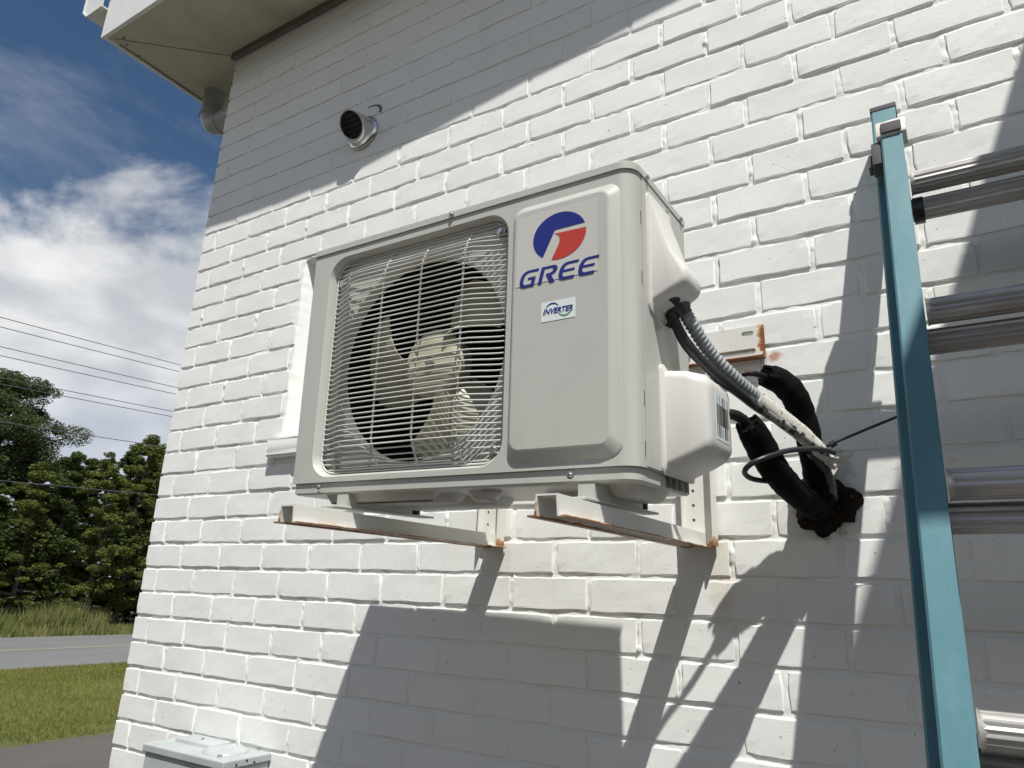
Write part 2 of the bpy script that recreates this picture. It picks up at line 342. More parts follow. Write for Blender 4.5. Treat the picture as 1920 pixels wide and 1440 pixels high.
# ------------------------------------------------------------------ trees across the road
M_BARK = simple('grey_bark', (0.13, 0.11, 0.09), 0.9, n=(8, 0.4, 0.6, (0.07, 0.06, 0.05), 0.5))
M_LEAF = [leafmat('dark_foliage', (0.048, 0.070, 0.017), (0.078, 0.108, 0.026), (0.108, 0.138, 0.038)),
          leafmat('yellow_green_foliage', (0.10, 0.13, 0.026), (0.145, 0.175, 0.040), (0.175, 0.195, 0.058)),
          leafmat('pine_foliage', (0.065, 0.090, 0.032), (0.09, 0.115, 0.045), (0.12, 0.14, 0.060))]
def leaf_cloud(centres, radii, per, size, flat, rng):
    """many small leaf triangles round clump centres, denser at the rim, open between"""
    out = []
    for c, r in zip(centres, radii):
        n = int(per * (r / radii.mean()) ** 2)
        d = rng.normal(size=(n, 3)); d /= np.linalg.norm(d, axis=1)[:, None]; d *= (rng.uniform(0.15, 1, n) ** 0.5 * r)[:, None]; d[:, 2] *= flat
        p = c + d; s = size * rng.uniform(0.5, 1.3, n)
        a = rng.normal(size=(n, 3)); a /= np.linalg.norm(a, axis=1)[:, None]; b = np.cross(a, rng.normal(size=(n, 3))); b /= np.linalg.norm(b, axis=1)[:, None]
        b[:, 2] = np.abs(b[:, 2]) * 0.5
        out.append(np.stack([p - a*s[:, None]*0.35, p + a*s[:, None]*0.35, p + b*s[:, None]], axis=1))
    V = np.concatenate(out).reshape(-1, 3); return V, np.arange(len(V)).reshape(-1, 3)
def tree_meshes(seed, h, kind):
    rng = np.random.default_rng(seed); random.seed(seed); bm = bmesh.new()
    lean = Vector((rng.uniform(-.3, .3), rng.uniform(-.3, .3), 0)); tr = [lean * (t*t) + Vector((0.06*math.sin(5*t+seed), 0.06*math.cos(4*t), h*t)) for t in np.linspace(0, 0.97, 9)]
    tube(bm, tr, lambda t: (0.016*h)*(1 - 0.85*t) + 0.01, 7)
    C_, R_ = [], []
    n = {0: 40, 1: 36, 2: 26}[kind]; lo = {0: 0.08, 1: 0.10, 2: 0.56}[kind]
    for i in range(n):
        t = lo + (0.97 - lo) * (i + rng.uniform(0, 1)) / n; k = min(int(t / 0.97 * 8), 7); f = t / 0.97 * 8 - k; p = tr[k].lerp(tr[min(k+1, 8)], min(f, 1))
        a = i * 2.4 + rng.uniform(-.5, .5)
        if kind == 2: L = h * 0.23 * math.sin(math.pi * (0.22 + 0.75 * (t - lo) / (1 - lo))) * rng.uniform(0.6, 1.15)
        else: L = h * 0.27 * (1 - (t - lo) / (1.06 - lo)) ** 0.75 * rng.uniform(0.65, 1.2)
        d = Vector((math.cos(a), math.sin(a), rng.uniform(0.0, 0.45)))
        tip = p + d * L; mid = p.lerp(tip, 0.5) + Vector((0, 0, -0.05*L))
        tube(bm, [p, mid, tip], lambda q: 0.010*h*(1 - 0.8*q)*(1 - 0.6*t) + 0.004, 4)
        for q in ((0.3, 0.5, 0.65, 0.82, 1.0) if kind != 2 else (0.4, 0.6, 0.75, 0.88, 1.0)):
            c = p.lerp(tip, q) + Vector(rng.normal(0, 0.09*L + 0.04, 3)); C_.append(c); R_.append((0.08 + 0.20*rng.uniform(0, 1)**1.5) * (h/6)**0.5 * (2.1 if kind == 2 else 1.12))
    C_.append(tr[-1] + Vector((0, 0, 0.02*h))); R_.append(0.2)
    V, F = leaf_cloud(np.array([tuple(c) for c in C_]), np.array(R_), 210 if kind != 2 else 480, 0.078 if kind != 2 else 0.085, 0.55 if kind != 2 else 0.6, rng)
    bmesh.ops.recalc_face_normals(bm, faces=bm.faces); tm = bpy.data.meshes.new('trunk'); bm.to_mesh(tm); bm.free(); tm.materials.append(M_BARK)
    return tm, fastmesh('crown', V, F, M_LEAF[kind])
TM = [tree_meshes(11, 6.0, 0), tree_meshes(12, 6.0, 0), tree_meshes(13, 6.0, 1), tree_meshes(14, 6.0, 1), tree_meshes(15, 8.2, 2)]
def tree(x, y, s, v, rz, label, cat='tree', grp='trees beyond the road'):
    e = empty('pine_tree' if v == 4 else 'cedar_tree', (x, y, GZ - 0.03), label, cat, grp, (0, 0, rz)); e.scale = (s, s, s * random.uniform(0.96, 1.05))
    t, c = TM[v]; link('trunk', t, e); link('crown', c, e)
NEAR = [(-21.9, 8.0, 0.84, 0, 'dark bushy evergreen at the near end of the row across the road'),
        (-21.6, 9.3, 0.87, 2, 'yellowish evergreen beyond the road, below the tall pine'),
        (-22.0, 10.5, 0.90, 1, 'dark evergreen between the tall pine and the sunlit cedar'),
        (-21.5, 11.5, 0.97, 3, 'sunlit cedar with layered sprays in the middle of the front row'),
        (-21.8, 12.6, 1.05, 2, 'bright green cedar with a pointed top, second from the wall corner'),
        (-21.4, 13.7, 1.03, 3, 'bright layered cedar right beside the building corner'),
        (-21.9, 15.0, 1.00, 0, 'dark cedar at the far end of the front row, behind the wall corner'),
        (-22.0, 16.6, 1.0, 1, 'last dark cedar of the front row, hidden by the building')]
for i, (x, y, s, v, lb) in enumerate(NEAR): tree(x, y, s, v, i*1.7, lb)
tree(-23.6, 8.75, 0.94, 4, 0.6, 'tall round-headed pine standing above the tree line')
for i, (y, s) in enumerate(((6.4, .9), (7.8, .85), (9.0, .9), (10.3, .88), (11.4, .98), (12.7, 1.02), (13.8, 1.1), (15.0, 1.12), (16.4, 1.0), (18.2, 1.05))):
    tree(-24.4 - (i % 3)*0.7, y, s, i % 2, 0.9*i, 'dark evergreen in the shaded back row beyond the road, hidden by the front row', grp='evergreens in the back row')
for i, (y, s) in enumerate(((5, .95), (8.0, .9), (11, 1.0), (14, 1.1), (17, 1.1), (20, 1.1))):
    tree(-28.5 - (i % 2), y, s, i % 2, 2.1*i, 'distant evergreen filling the gaps behind the back row', grp='distant evergreens')
# dark thicket between the trunks
rng = np.random.default_rng(5)
cc = np.column_stack([rng.uniform(-25.5, -20.9, 420), rng.uniform(4, 19, 420), GZ + rng.uniform(0.1, 3.3, 420)])
V, F = leaf_cloud(cc, rng.uniform(0.3, 0.6, 420), 170, 0.09, 0.8, rng)
tagit(link('undergrowth', fastmesh('undergrowth', V, F, M_LEAF[0])), 'dark tangled undergrowth between the trunks beyond the road', 'undergrowth', None, 'stuff')

# the row goes on as one mass to either side of the trees in view
rng = np.random.default_rng(6)
def mass(y0, y1, n):
    t = rng.uniform(0, 1, n); y = rng.uniform(y0, y1, n); top = 4.6 + 1.1*np.sin(y*0.9) + 0.7*np.sin(y*2.3 + 1)
    return np.column_stack([-24.2 + (1 - t)*rng.uniform(-2.4, 2.4, n), y, GZ + 0.2 + t**0.9*top])
cc = np.concatenate([mass(-30, 6, 1500), mass(18.5, 50, 1300)])
V, F = leaf_cloud(cc, rng.uniform(0.35, 0.75, len(cc)), 75, 0.16, 0.7, rng)
tagit(link('treeline', fastmesh('treeline', V, F, M_LEAF[0])), 'dense evergreen treeline continuing along the road on both sides', 'treeline', None, 'stuff')
# unseen wood, added opposite the wall to cut sky light and deepen its shadows
rng = np.random.default_rng(9)
cc = np.column_stack([rng.uniform(-16, 20, 900), rng.uniform(-14.5, -11.5, 900), GZ + rng.uniform(0.05, 1, 900)**0.8 * 5.0])
V, F = leaf_cloud(cc, rng.uniform(0.7, 1.2, 900), 90, 0.42, 0.8, rng)
tagit(link('added_shade_wood', fastmesh('added_shade_wood', V, F, M_LEAF[0])), 'unseen dense wood added opposite the wall to darken its shadows', 'wood', None, 'stuff')

# overhead wires along the road
m = simple('wire_aluminium', (0.10, 0.10, 0.11), 0.5)
def wire_line(z9, z16, y9, label):
    s = 0.745; C0 = CAMLOC
    a = Vector((-27, y9, z9)); b_ = Vector((-27, 16.55, z16)); a = C0 + (a - C0)*s; b_ = C0 + (b_ - C0)*s
    d = (b_ - a).normalized(); p0 = a - d*14; p1 = b_ + d*20; bm = bmesh.new()
    pts = [p0.lerp(p1, t) + Vector((0, 0, -0.12*math.sin(math.pi*t) + 0.11)) for t in np.linspace(0, 1, 14)]
    tube(bm, pts, 0.011, 5)
    o = mobj('power_line', bm, m); tagit(o, label, 'power line', 'overhead wires along the road')
for z9, z16, y9, lb in ((7.90, 8.25, 9.16, 'topmost of the overhead wires crossing the clouds'), (7.54, 7.93, 9.24, 'second overhead wire from the top, just under the topmost'),
                        (6.81, 7.17, 9.40, 'third overhead wire from the top, upper one of the middle pair'), (6.48, 6.86, 9.47, 'fourth overhead wire from the top, lower one of the middle pair'),
                        (5.68, 6.05, 9.75, 'fifth overhead wire from the top, upper one of the pair at pine height'), (5.44, 5.81, 9.70, 'sixth overhead wire from the top, lower one of the pair at pine height'),
                        (4.07, 4.41, 10.0, 'lone overhead wire just above the tree tops'), (1.97, 2.29, 10.47, 'lowest wire, passing in front of the dark trees')):
    wire_line(z9, z16, y9, lb)

# ------------------------------------------------------------------ the painted brick wall
CH = 0.0813; BL = 0.2059; JT = 0.0098
def soffit_z(x): return 0.89 + max(0.0, x - 1.05) * 0.14
OPX0, OPX1, OPZ0, OPZ1 = 0.627, 1.62, -0.895, -0.249      # bricked-back opening behind the unit
wall = empty('brick_wall', (0, 0, GZ), 'white painted brick wall of the building that carries the outdoor unit', 'wall')
XR = 3.70
def vnoise(shape, cell, rng):
    h, w = shape; gh, gw = int(h/cell) + 3, int(w/cell) + 3; g = rng.uniform(-1, 1, (gh, gw))
    yy = np.arange(h)/cell; xx = np.arange(w)/cell; yi = yy.astype(int); xi = xx.astype(int); fy = yy - yi; fx = xx - xi; fy = fy*fy*(3-2*fy); fx = fx*fx*(3-2*fx)
    a = g[np.ix_(yi, xi)]; b = g[np.ix_(yi, xi+1)]; c = g[np.ix_(yi+1, xi)]; d = g[np.ix_(yi+1, xi+1)]
    return (a*(1-fx) + b*fx)*(1-fy)[:, None] + (c*(1-fx) + d*fx)*fy[:, None]
def mortar():
    st = 0.0062; xs = np.arange(0.012, XR, st); zs = np.arange(GZ, 1.28, st); X, Z = np.meshgrid(xs, zs)
    Y = 0.0012 + vnoise(X.shape, 3.0, RNG)*0.0011 + vnoise(X.shape, 1.3, RNG)*0.0006 + vnoise(X.shape, 12, RNG)*0.0008
    for _ in range(1300):                                       # paint and mortar smears
        k = RNG.integers(-16, 36); off = (0.202 if k % 2 else 0.084); x = off + BL*RNG.integers(0, 18) + RNG.normal(0, 0.004); z = -k*CH - RNG.uniform(0, CH)
        if x < 0.03 or x > XR - .03 or z < GZ+.03: continue
        i0, j0 = int((z-GZ)/st), int((x-0.012)/st); i1, i2, j1, j2 = max(i0-4, 0), i0+5, max(j0-4, 0), j0+5
        if i0 < 0 or i2 >= X.shape[0] or j2 >= X.shape[1]: continue
        sx = RNG.uniform(0.004, 0.008); sz = RNG.uniform(0.005, 0.014)
        Y[i1:i2, j1:j2] -= RNG.uniform(0.0010, 0.0042) * (1 + 0.6*np.sin(900*X[i1:i2, j1:j2] + 700*Z[i1:i2, j1:j2])) * np.exp(-((X[i1:i2, j1:j2]-x)/sx)**2 - ((Z[i1:i2, j1:j2]-z)/sz)**2)
    kk = np.floor(-Z/CH).astype(int); offx = np.where(kk % 2 == 1, 0.202, 0.084); ph = (X - offx + BL/2) % BL - BL/2; fz = (-Z/CH) % 1
    Y -= np.where((np.abs(ph) < 0.0075) & (fz > 0.10) & (fz < 0.90), 0.0019, 0.0)                       # head joints struck nearly flush
    ins = (X > OPX0+.006) & (X < OPX1-.006) & (Z > OPZ0+.006) & (Z < OPZ1-.006)
    Y[ins] = 0.10
    n, k = X.shape; idx = np.arange(n*k).reshape(n, k)
    F = np.stack([idx[:-1, :-1], idx[:-1, 1:], idx[1:, 1:], idx[1:, :-1]], -1).reshape(-1, 4)
    V = np.column_stack([X.ravel(), Y.ravel(), Z.ravel() - GZ])
    # keep below the sloping eave
    keep = (Z.ravel() < np.array([soffit_z(a) for a in X.ravel()[:k]]).repeat(1)[np.tile(np.arange(k), n)] + 0.02)
    F = F[keep[F].all(axis=1)]
    return fastmesh('mortar', V, F, M_MORTAR, True)
link('mortar', mortar(), wall)
def brick_mesh(w, h, seed):
    r = np.random.default_rng(seed); e = 0.0035; nx = max(3, int(w/0.022)); xs = [0, e*0.22, e*0.8] + list(np.linspace(e*0.8, w - e*0.8, nx+1))[1:-1] + [w-e*0.8, w-e*0.22, w]
    zs = [0, e*0.22, e*0.8] + list(np.linspace(e*0.8, h - e*0.8, 4))[1:-1] + [h-e*0.8, h-e*0.22, h]
    V = []; nX, nZ = len(xs), len(zs)
    jit = r.normal(0, 0.0006, (nZ, nX, 2)); px = r.uniform(0, 6.28, 6); chip = r.uniform(0, 1, 4)
    for j, z in enumerate(zs):
        for i, x in enumerate(xs):
            ed = min(i, nX-1-i, j, nZ-1-j); y = {0: 0.0035, 1: -0.0024}.get(ed, -0.0032 + 0.0007*math.sin(19*x + px[0]) * math.cos(30*z + px[1]))
            ox = jit[j, i, 0] if ed < 3 else 0; oz = (jit[j, i, 1] + 0.0005*math.sin(38*x + px[2])) if ed < 3 else 0
            if ed < 3:                                             # broken corners
                for c, (cx, cz) in enumerate(((0, 0), (w, 0), (0, h), (w, h))):
                    d = math.hypot(x - cx, z - cz)
                    if chip[c] > 0.72 and d < 0.014: ox += (w/2 - x)*0.02; oz += (h/2 - z)*0.05; y += 0.001
            V.append((x + ox, y + (r.normal(0, 0.00015) if ed > 0 else 0), z + oz))
    F = [(j*nX+i, j*nX+i+1, (j+1)*nX+i+1, (j+1)*nX+i) for j in range(nZ-1) for i in range(nX-1)]
    rim = [i for i in range(nX)] + [j*nX + nX-1 for j in range(1, nZ)] + [(nZ-1)*nX + i for i in range(nX-2, -1, -1)] + [j*nX for j in range(nZ-2, 0, -1)]
    b = len(V); V += [(V[k][0], 0.09, V[k][2]) for k in rim]; n = len(rim)
    F += [(rim[k], b+k, b+(k+1) % n, rim[(k+1) % n]) for k in range(n)]
    return np.array(V), F
BM = {}
def get_brick(w, v):
    key = (round(w, 3), v)
    if key not in BM:
        V, F = brick_mesh(w, CH - JT, 100*v + int(w*1000)); BM[key] = (V, F, pymesh('brick', V.tolist(), F, M_BRICK))
    return BM[key]
def in_view(p):
    d = Vector(p) - CAMLOC; q = M.transposed() @ d
    if q.z > -0.05: return None
    u = 512 + 705.0*q.x/-q.z; v = 384 - 705.0*q.y/-q.z
    return (u, v) if -8 < u < 1032 and -8 < v < 776 else None
slots = []
for k in range(-16, 36):
    z0 = -(k+1)*CH
    if z0 < GZ - 0.001: break
    off = 0.202 if k % 2 else 0.084
    edges = [0.0] + [off + BL*i for i in range(20)]
    for i in range(len(edges)-1):
        a = edges[i] + (0 if i == 0 else JT/2); b_ = edges[i+1] - JT/2
        if z0 + CH > soffit_z(a) + 0.03 or a > XR: continue
        segs = [(a, min(b_, XR))]
        if z0 + CH/2 < OPZ1 and z0 + CH/2 > OPZ0:                      # cut round the opening
            new = []
            for s0, s1 in segs:
                if s1 <= OPX0 or s0 >= OPX1: new.append((s0, s1)); continue
                if s0 < OPX0 - 0.03: new.append((s0, OPX0))
                elif s0 < OPX0: pass
                if s1 > OPX1 + 0.03: new.append((OPX1, s1))
            segs = new
        for s0, s1 in segs:
            if s1 - s0 > 0.028: slots.append((s0, s1, z0 + JT/2))
rows = []
for s0, s1, z in slots:
    c = ((s0+s1)/2, 0, z+CH/2); p = in_view(c); d = (Vector(c) - CAMLOC).length
    occl = p and 345 < p[0] < 640 and 250 < p[1] < 470              # behind the unit
    rows.append((((s1-s0) / d**2 if p and not occl else 0), s0, s1, z))
rows.sort(key=lambda t: -t[0])
rest_V, rest_F, nb = [], [], 0
random.seed(21)
for i, (sc_, s0, s1, z) in enumerate(rows):
    w = s1 - s0
    if abs(w - (BL-JT)) < 0.002: w = BL - JT
    V, F, me = get_brick(w, random.randrange(9) if w == BL-JT else random.randrange(3))
    dy = random.gauss(0, 0.0008); rx = random.gauss(0, 0.006)*0.5; rzz = random.gauss(0, 0.004); lx = s0 + random.gauss(0, 0.0007) if s0 > 0.001 else 0; lz = z + random.gauss(0, 0.0006)
    if i < 299 and sc_ > 0:
        o = link('brick', me, wall, (lx, dy, lz - GZ)); o.rotation_euler = (rx, random.gauss(0, 0.0025), rzz)
    else:
        rest_V.append(V + np.array([lx, dy, lz - GZ])); rest_F += [tuple(q + nb for q in f) for f in F]; nb += len(V)
# courses on the side return of the building, past the corner
for k in range(-10, 36):
    z0 = -(k+1)*CH
    if z0 < GZ - 0.001 or z0 > 0.85: continue
    y = 0.092 if k % 2 else 0.19
    while y < 2.2:
        V, F, me = get_brick(BL - JT, random.randrange(9)); Q = np.column_stack([V[:, 1], y + (BL-JT) - V[:, 0], V[:, 2] + z0 + JT/2 - GZ]); rest_V.append(Q)
        rest_F += [tuple(q + nb for q in f) for f in F]; nb += len(V); y += BL
me = pymesh('brick', np.concatenate(rest_V).tolist(), rest_F, M_BRICK)
tagit(link('brick', me, wall), 'painted bricks of the outer courses and the side return', kind='stuff')
bm = bmesh.new(); box(bm, 0.0022, XR - 0.002, 0.13, 3.4, 0.0, 3.75); mobj('wall_core', bm, M_MORTAR, wall)
bm = bmesh.new(); box(bm, 0.0022, 0.012, 0.004, 0.13, 0.0, 3.75); box(bm, XR-.1, XR-.002, 0.004, 0.13, 0, 4.05); mobj('wall_return', bm, M_MORTAR, wall)
# sill of the opening (rough mortar ledge) and jamb lining
bm = bmesh.new(); box(bm, OPX0-0.030, OPX1+0.03, -0.032, 0.10, -0.952-GZ, -0.893-GZ, 0.006, 3)
bmesh.ops.subdivide_edges(bm, edges=bm.edges, cuts=5, use_grid_fill=True)
for v in bm.verts: v.co += Vector((0, random.gauss(0, .0009), random.gauss(0, .0012)))
mobj('window_sill', bm, M_MORTAR, wall, 40)
bm = bmesh.new(); box(bm, OPX0-0.06, OPX0-0.005, 0.003, 0.128, OPZ0-GZ, OPZ1-GZ); mobj('jamb', bm, M_MORTAR, wall)

# ------------------------------------------------------------------ eave with its soffit, trim, fascia and gutter
ev = empty('roof_eave', (0, 0, 0.89), 'deep boxed eave with beige soffit and white fascia above the wall', 'eave')
bm = bmesh.new()
xs = [-0.398, 0.3, 1.05, XR + 0.2]
for x0, x1 in zip(xs, xs[1:]):
    za, zb = soffit_z(x0) - 0.89, soffit_z(x1) - 0.89
    v = [bm.verts.new(p) for p in ((x0, -0.356, za), (x1, -0.356, zb), (x1, 0.14, zb), (x0, 0.14, za), (x0, -0.356, za+.02), (x1, -0.356, zb+.02), (x1, 0.14, zb+.02), (x0, 0.14, za+.02))]
    for f in ((0,1,2,3), (4,7,6,5), (0,4,5,1), (1,5,6,2), (2,6,7,3), (3,7,4,0)): bm.faces.new([v[i] for i in f])
box(bm, -0.398, 0.0, 0.1405, 3.4, 0.0, 0.02)
mobj('soffit', bm, M_SOFFIT, ev)
def beam(bm, pts, y0, y1, h0, h1):
    for (x0, z0), (x1, z1) in zip(pts, pts[1:]):
        v = [bm.verts.new(p) for p in ((x0, y0, z0+h0), (x1, y0, z1+h0), (x1, y1, z1+h0), (x0, y1, z0+h0), (x0, y0, z0+h1), (x1, y0, z1+h1), (x1, y1, z1+h1), (x0, y1, z0+h1))]
        for f in ((0,1,2,3), (4,7,6,5), (0,4,5,1), (1,5,6,2), (2,6,7,3), (3,7,4,0)): bm.faces.new([v[i] for i in f])
P3 = [(x, soffit_z(x) - 0.89) for x in (-0.418, 1.05, XR + 0.2)]
bm = bmesh.new(); beam(bm, P3, -0.372, -0.3565, -0.012, 0.27); mobj('fascia', bm, M_FASCIA, ev)
bm = bmesh.new(); box(bm, -0.414, -0.3985, -0.356, 3.4, -0.010, 0.27); mobj('side_fascia', bm, M_FASCIA, ev)
P4 = [(x, soffit_z(x) - 0.89) for x in (-0.006, 1.05, XR + 0.2)]
bm = bmesh.new(); beam(bm, P4, -0.024, -0.006, -0.032, -0.002); mobj('wall_trim', bm, M_TRIM, ev)
bm = bmesh.new(); beam(bm, [(-0.47, 0.0), (1.05, 0.0), (XR+.2, P3[-1][1])], -0.41, 3.4, 0.273, 0.305); mobj('roof_sheet', bm, M_ROOF, ev)
bm = bmesh.new(); tube(bm, [(-0.385, -0.335, -0.0005), (-0.02, -0.012, -0.0005)], 0.0016, 6); mobj('mitre_seam', bm, M_TRIM, ev)
# gutter on the side fascia
bm = bmesh.new()
gp = [(a - 0.0, b_ + 0.075) for a, b_ in ((-0.415, 0.06), (-0.54, 0.06), (-0.585, 0.10), (-0.585, 0.185), (-0.579, 0.185), (-0.579, 0.103), (-0.537, 0.066), (-0.415, 0.066))]
loft(bm, [[(a, y, b_) for a, b_ in gp] for y in (-0.40, 3.4)], True, True); bm.faces.new([bm.verts.new((a, -0.395, b_)) for a, b_ in ((-0.415, 0.141), (-0.537, 0.141), (-0.579, 0.178), (-0.579, 0.26), (-0.415, 0.26))])
mobj('gutter', bm, M_FASCIA, ev)
for x, y in ((-0.345, -0.315), (-0.372, -0.285), (-0.385, -0.22)):
    bm = bmesh.new(); lathe(bm, [(0, 0.006), (0.003, 0.005), (0.004, 0.0)][:2], (x, y, 0), (0, 0, -1), 8); mobj('screw', bm, M_TRIM, ev)
bm = bmesh.new(); box(bm, -0.3968, -0.3925, -0.30, 3.3, -0.003, 0.0005); mobj('joint_strip', bm, M_TRIM, ev)

# downspout elbow under the side eave
dp = empty('downspout', (-0.305, 0.11, 0.68), 'grey round downspout elbow under the eave, at the building corner', 'downspout')
bm = bmesh.new()
pth = [(0, 0, 0.21), (0, 0, 0.10), (0.012, 0, 0.055), (0.045, 0, 0.022), (0.09, 0, 0.012)]
tube(bm, smooth_path(pth, 5), 0.047, 18); mobj('elbow', bm, M_PIPEG, dp, 45)
bm = bmesh.new(); tube(bm, [(0.085, 0, 0.012), (0.10, 0, 0.012)], 0.052, 18); tube(bm, [(0.10, 0, 0.012), (0.306, 0, 0.012)], 0.0480, 18); mobj('pipe', bm, M_PIPEG, dp, 45)
bm = bmesh.new(); tube(bm, [(0, 0, 0.075), (0, 0, 0.095)], 0.052, 18); mobj('collar', bm, M_PIPEG, dp, 45)

# ------------------------------------------------------------------ unseen canopy, added and sized to cast the shade on the wall's right end
pc = empty('added_shade_canopy', (3.14, 0, 0.75), 'unseen flat canopy added to the right of the ladder to shade the wall', 'canopy')
bm = bmesh.new(); box(bm, 0.0, 2.2, -1.30, -0.012, 0.0, 0.16, 0.004, 1); mobj('deck', bm, M_SOFFIT, pc)
bm = bmesh.new(); box(bm, -0.02, -0.001, -1.32, -0.012, -0.01, 0.19); box(bm, -0.001, 2.2, -1.32, -1.301, -0.01, 0.19); mobj('fascia', bm, M_FASCIA, pc)
bm = bmesh.new(); box(bm, 2.05, 2.15, -1.25, -1.15, GZ-0.75, 0.0, 0.006, 1); mobj('post', bm, M_FASCIA, pc)

# ------------------------------------------------------------------ round air vent
av = empty('air_vent', (0.848, -0.006, 0.187), 'round stainless steel vent hood on the shaded wall below the eave', 'vent')
bm = bmesh.new(); lathe(bm, [(0, 0.064), (0.003, 0.066), (0.007, 0.063), (0.010, 0.056)], (0, 0, 0), (0, -1, 0), 32); mobj('flange', bm, M_CHROME, av, 40)
bm = bmesh.new()
# hood: half dome whose open mouth faces out and down
O = Vector((0, -0.008, 0)); seg = 28; rings = []; R0 = 0.053
mouth = Vector((0, -0.62, -0.78)).normalized()
for a in np.linspace(0, math.pi, 17):                              # sweep rings from wall circle to the mouth plane
    pass
ax0 = Vector((0, -1, 0)); N = 9
for i in range(N + 1):
    t = i / N; ang = t * math.radians(38)
    ax = Vector((0, -math.cos(ang), -math.sin(ang))); u = Vector((1, 0, 0)); v = ax.cross(u)
    c = O + Vector((0, -0.012 - 0.040*math.sin(t*math.pi/2), -0.004*t)); rr = R0 * (1 - 0.06*t)
    rings.append([c + (u*math.cos(2*math.pi*k/seg) + v*math.sin(2*math.pi*k/seg))*rr for k in range(seg)])
rings.insert(0, [O + Vector((math.cos(2*math.pi*k/seg)*R0, 0, -math.sin(2*math.pi*k/seg)*R0*-1 if False else 0)) for k in range(seg)])
axf = Vector((0, -1, 0)); vf = axf.cross(Vector((1, 0, 0))); rings[0] = [O + (Vector((1, 0, 0))*math.cos(2*math.pi*k/seg) + vf*math.sin(2*math.pi*k/seg))*(R0+.004) for k in range(seg)]
c_in = sum((Vector(p) for p in rings[-1]), Vector())/seg
inner = [[c_in + (Vector(p) - c_in)*0.93 for p in rings[-1]], [c_in + (Vector(p) - c_in)*0.90 + Vector((0, 0.02, 0.012)) for p in rings[-1]]]
loft(bm, rings + inner, False, False); mobj('hood', bm, M_CHROME, av, 50)
bm = bmesh.new(); bm.faces.new([bm.verts.new(p + Vector((0, 0.001, 0))) for p in inner[1]]); mobj('throat', bm, M_DARK, av)
axm = Vector((0, -math.cos(math.radians(38)), -math.sin(math.radians(38)))); vm = axm.cross(Vector((1, 0, 0)))
for k in range(5):
    q = (-0.032 + 0.016*k); hw = math.sqrt(max(0.046**2 - q*q, 0)); c = c_in - axm*0.006 + vm*q; bm = bmesh.new()
    c = c - axm*0.012; tube(bm, [c - Vector((hw, 0, 0)), c + Vector((hw, 0, 0))], 0.0020, 6); mobj('louvre', bm, M_BLACK, av)
bm = bmesh.new()
for k in range(9):
    a = -0.3 + 0.24*k; p = Vector((0.02 + 0.052*math.cos(a), 0.0025, 0.075 + 0.03*math.sin(a))); box(bm, p.x-.006, p.x+.005, p.y-.003, p.y, p.z-.0015, p.z+.0015)
mobj('sealant_mark', bm, M_TRIM, av)

# ------------------------------------------------------------------ wall bracket
br = empty('wall_bracket', (0, 0, 0), 'white steel wall bracket with rusty edges under and behind the outdoor unit', 'bracket')
def slot(cx, cz, w, h, n=5): return rrect(cx-w/2, cx+w/2, cz-h/2, cz+h/2, min(w, h)/2*0.98, n)
RX0 = 1.275; RW = 0.875
def place(o, loc): o.location = loc; return o
bm = bmesh.new()                                                   # local: x 0..RW, z 0..-0.078
plate(bm, [(0, -0.078), (RW, -0.078), (RW, 0.0), (0, 0.0)], [slot(RW-0.035, -0.016, 0.026, 0.011), slot(RW-0.062, -0.058, 0.085, 0.013), slot(RW-0.30, -0.035, 0.05, 0.012), slot(0.06, -0.035, 0.05, 0.012)], -0.0035, 0.0)
box(bm, 0, RW, -0.024, -0.0036, -0.078, -0.0752)
place(mobj('cross_rail', bm, M_RAIL, br), (RX0, -0.006, -0.762))
for x0, x1 in ((1.432, 1.503), (1.958, 2.030)):
    w = x1 - x0; bm = bmesh.new(); holes = [circ(w*0.32, 0.055 + 0.031*k, 0.0035, 10) for k in range(12)]
    plate(bm, [(0, 0), (w-0.0035, 0), (w-0.0035, 0.44), (0, 0.44)], holes, -0.0035, 0.0)
    box(bm, w-0.0034, w, -0.030, 0.0, 0, 0.44); box(bm, 0, 0.0025, -0.016, -0.0036, 0.0, 0.44)
    place(mobj('upright', bm, M_UP, br), (x0, -0.010, -1.236))
for cx, ztop in ((1.478, -1.2065), (1.988, -1.2085)):
    bm = bmesh.new(); t = 0.0026
    oc = [(-0.030, -0.0285), (-0.019, -0.0285), (-0.017, 0.0), (0.017, 0.0), (0.019, -0.0285), (0.030, -0.0285), (0.030, -0.0310), (0.0165, -0.0310), (0.0146, -t), (-0.0146, -t), (-0.0165, -0.0310), (-0.030, -0.0310)]
    loft(bm, [[(a, y, b_) for a, b_ in oc] for y in (-0.672, -0.45, -0.2, -0.0105)], True, True)
    o = mobj('arm', bm, M_ARM, br); o.location = (cx, 0, ztop); o.rotation_euler = (math.radians(0.55), 0, 0)
for x, z in ((1.36, -0.795), (1.62, -0.795), (2.037, -0.845), (1.985, -0.80)):
    bm = bmesh.new(); lathe(bm, [(0, 0.013), (0.003, 0.013)], (x, -0.0135, z), (0, -1, 0), 14); lathe(bm, [(0.003, 0.009), (0.011, 0.009), (0.013, 0.005)], (x, -0.0135, z), (0, -1, 0), 6); mobj('bolt', bm, M_STEEL, br, 30)

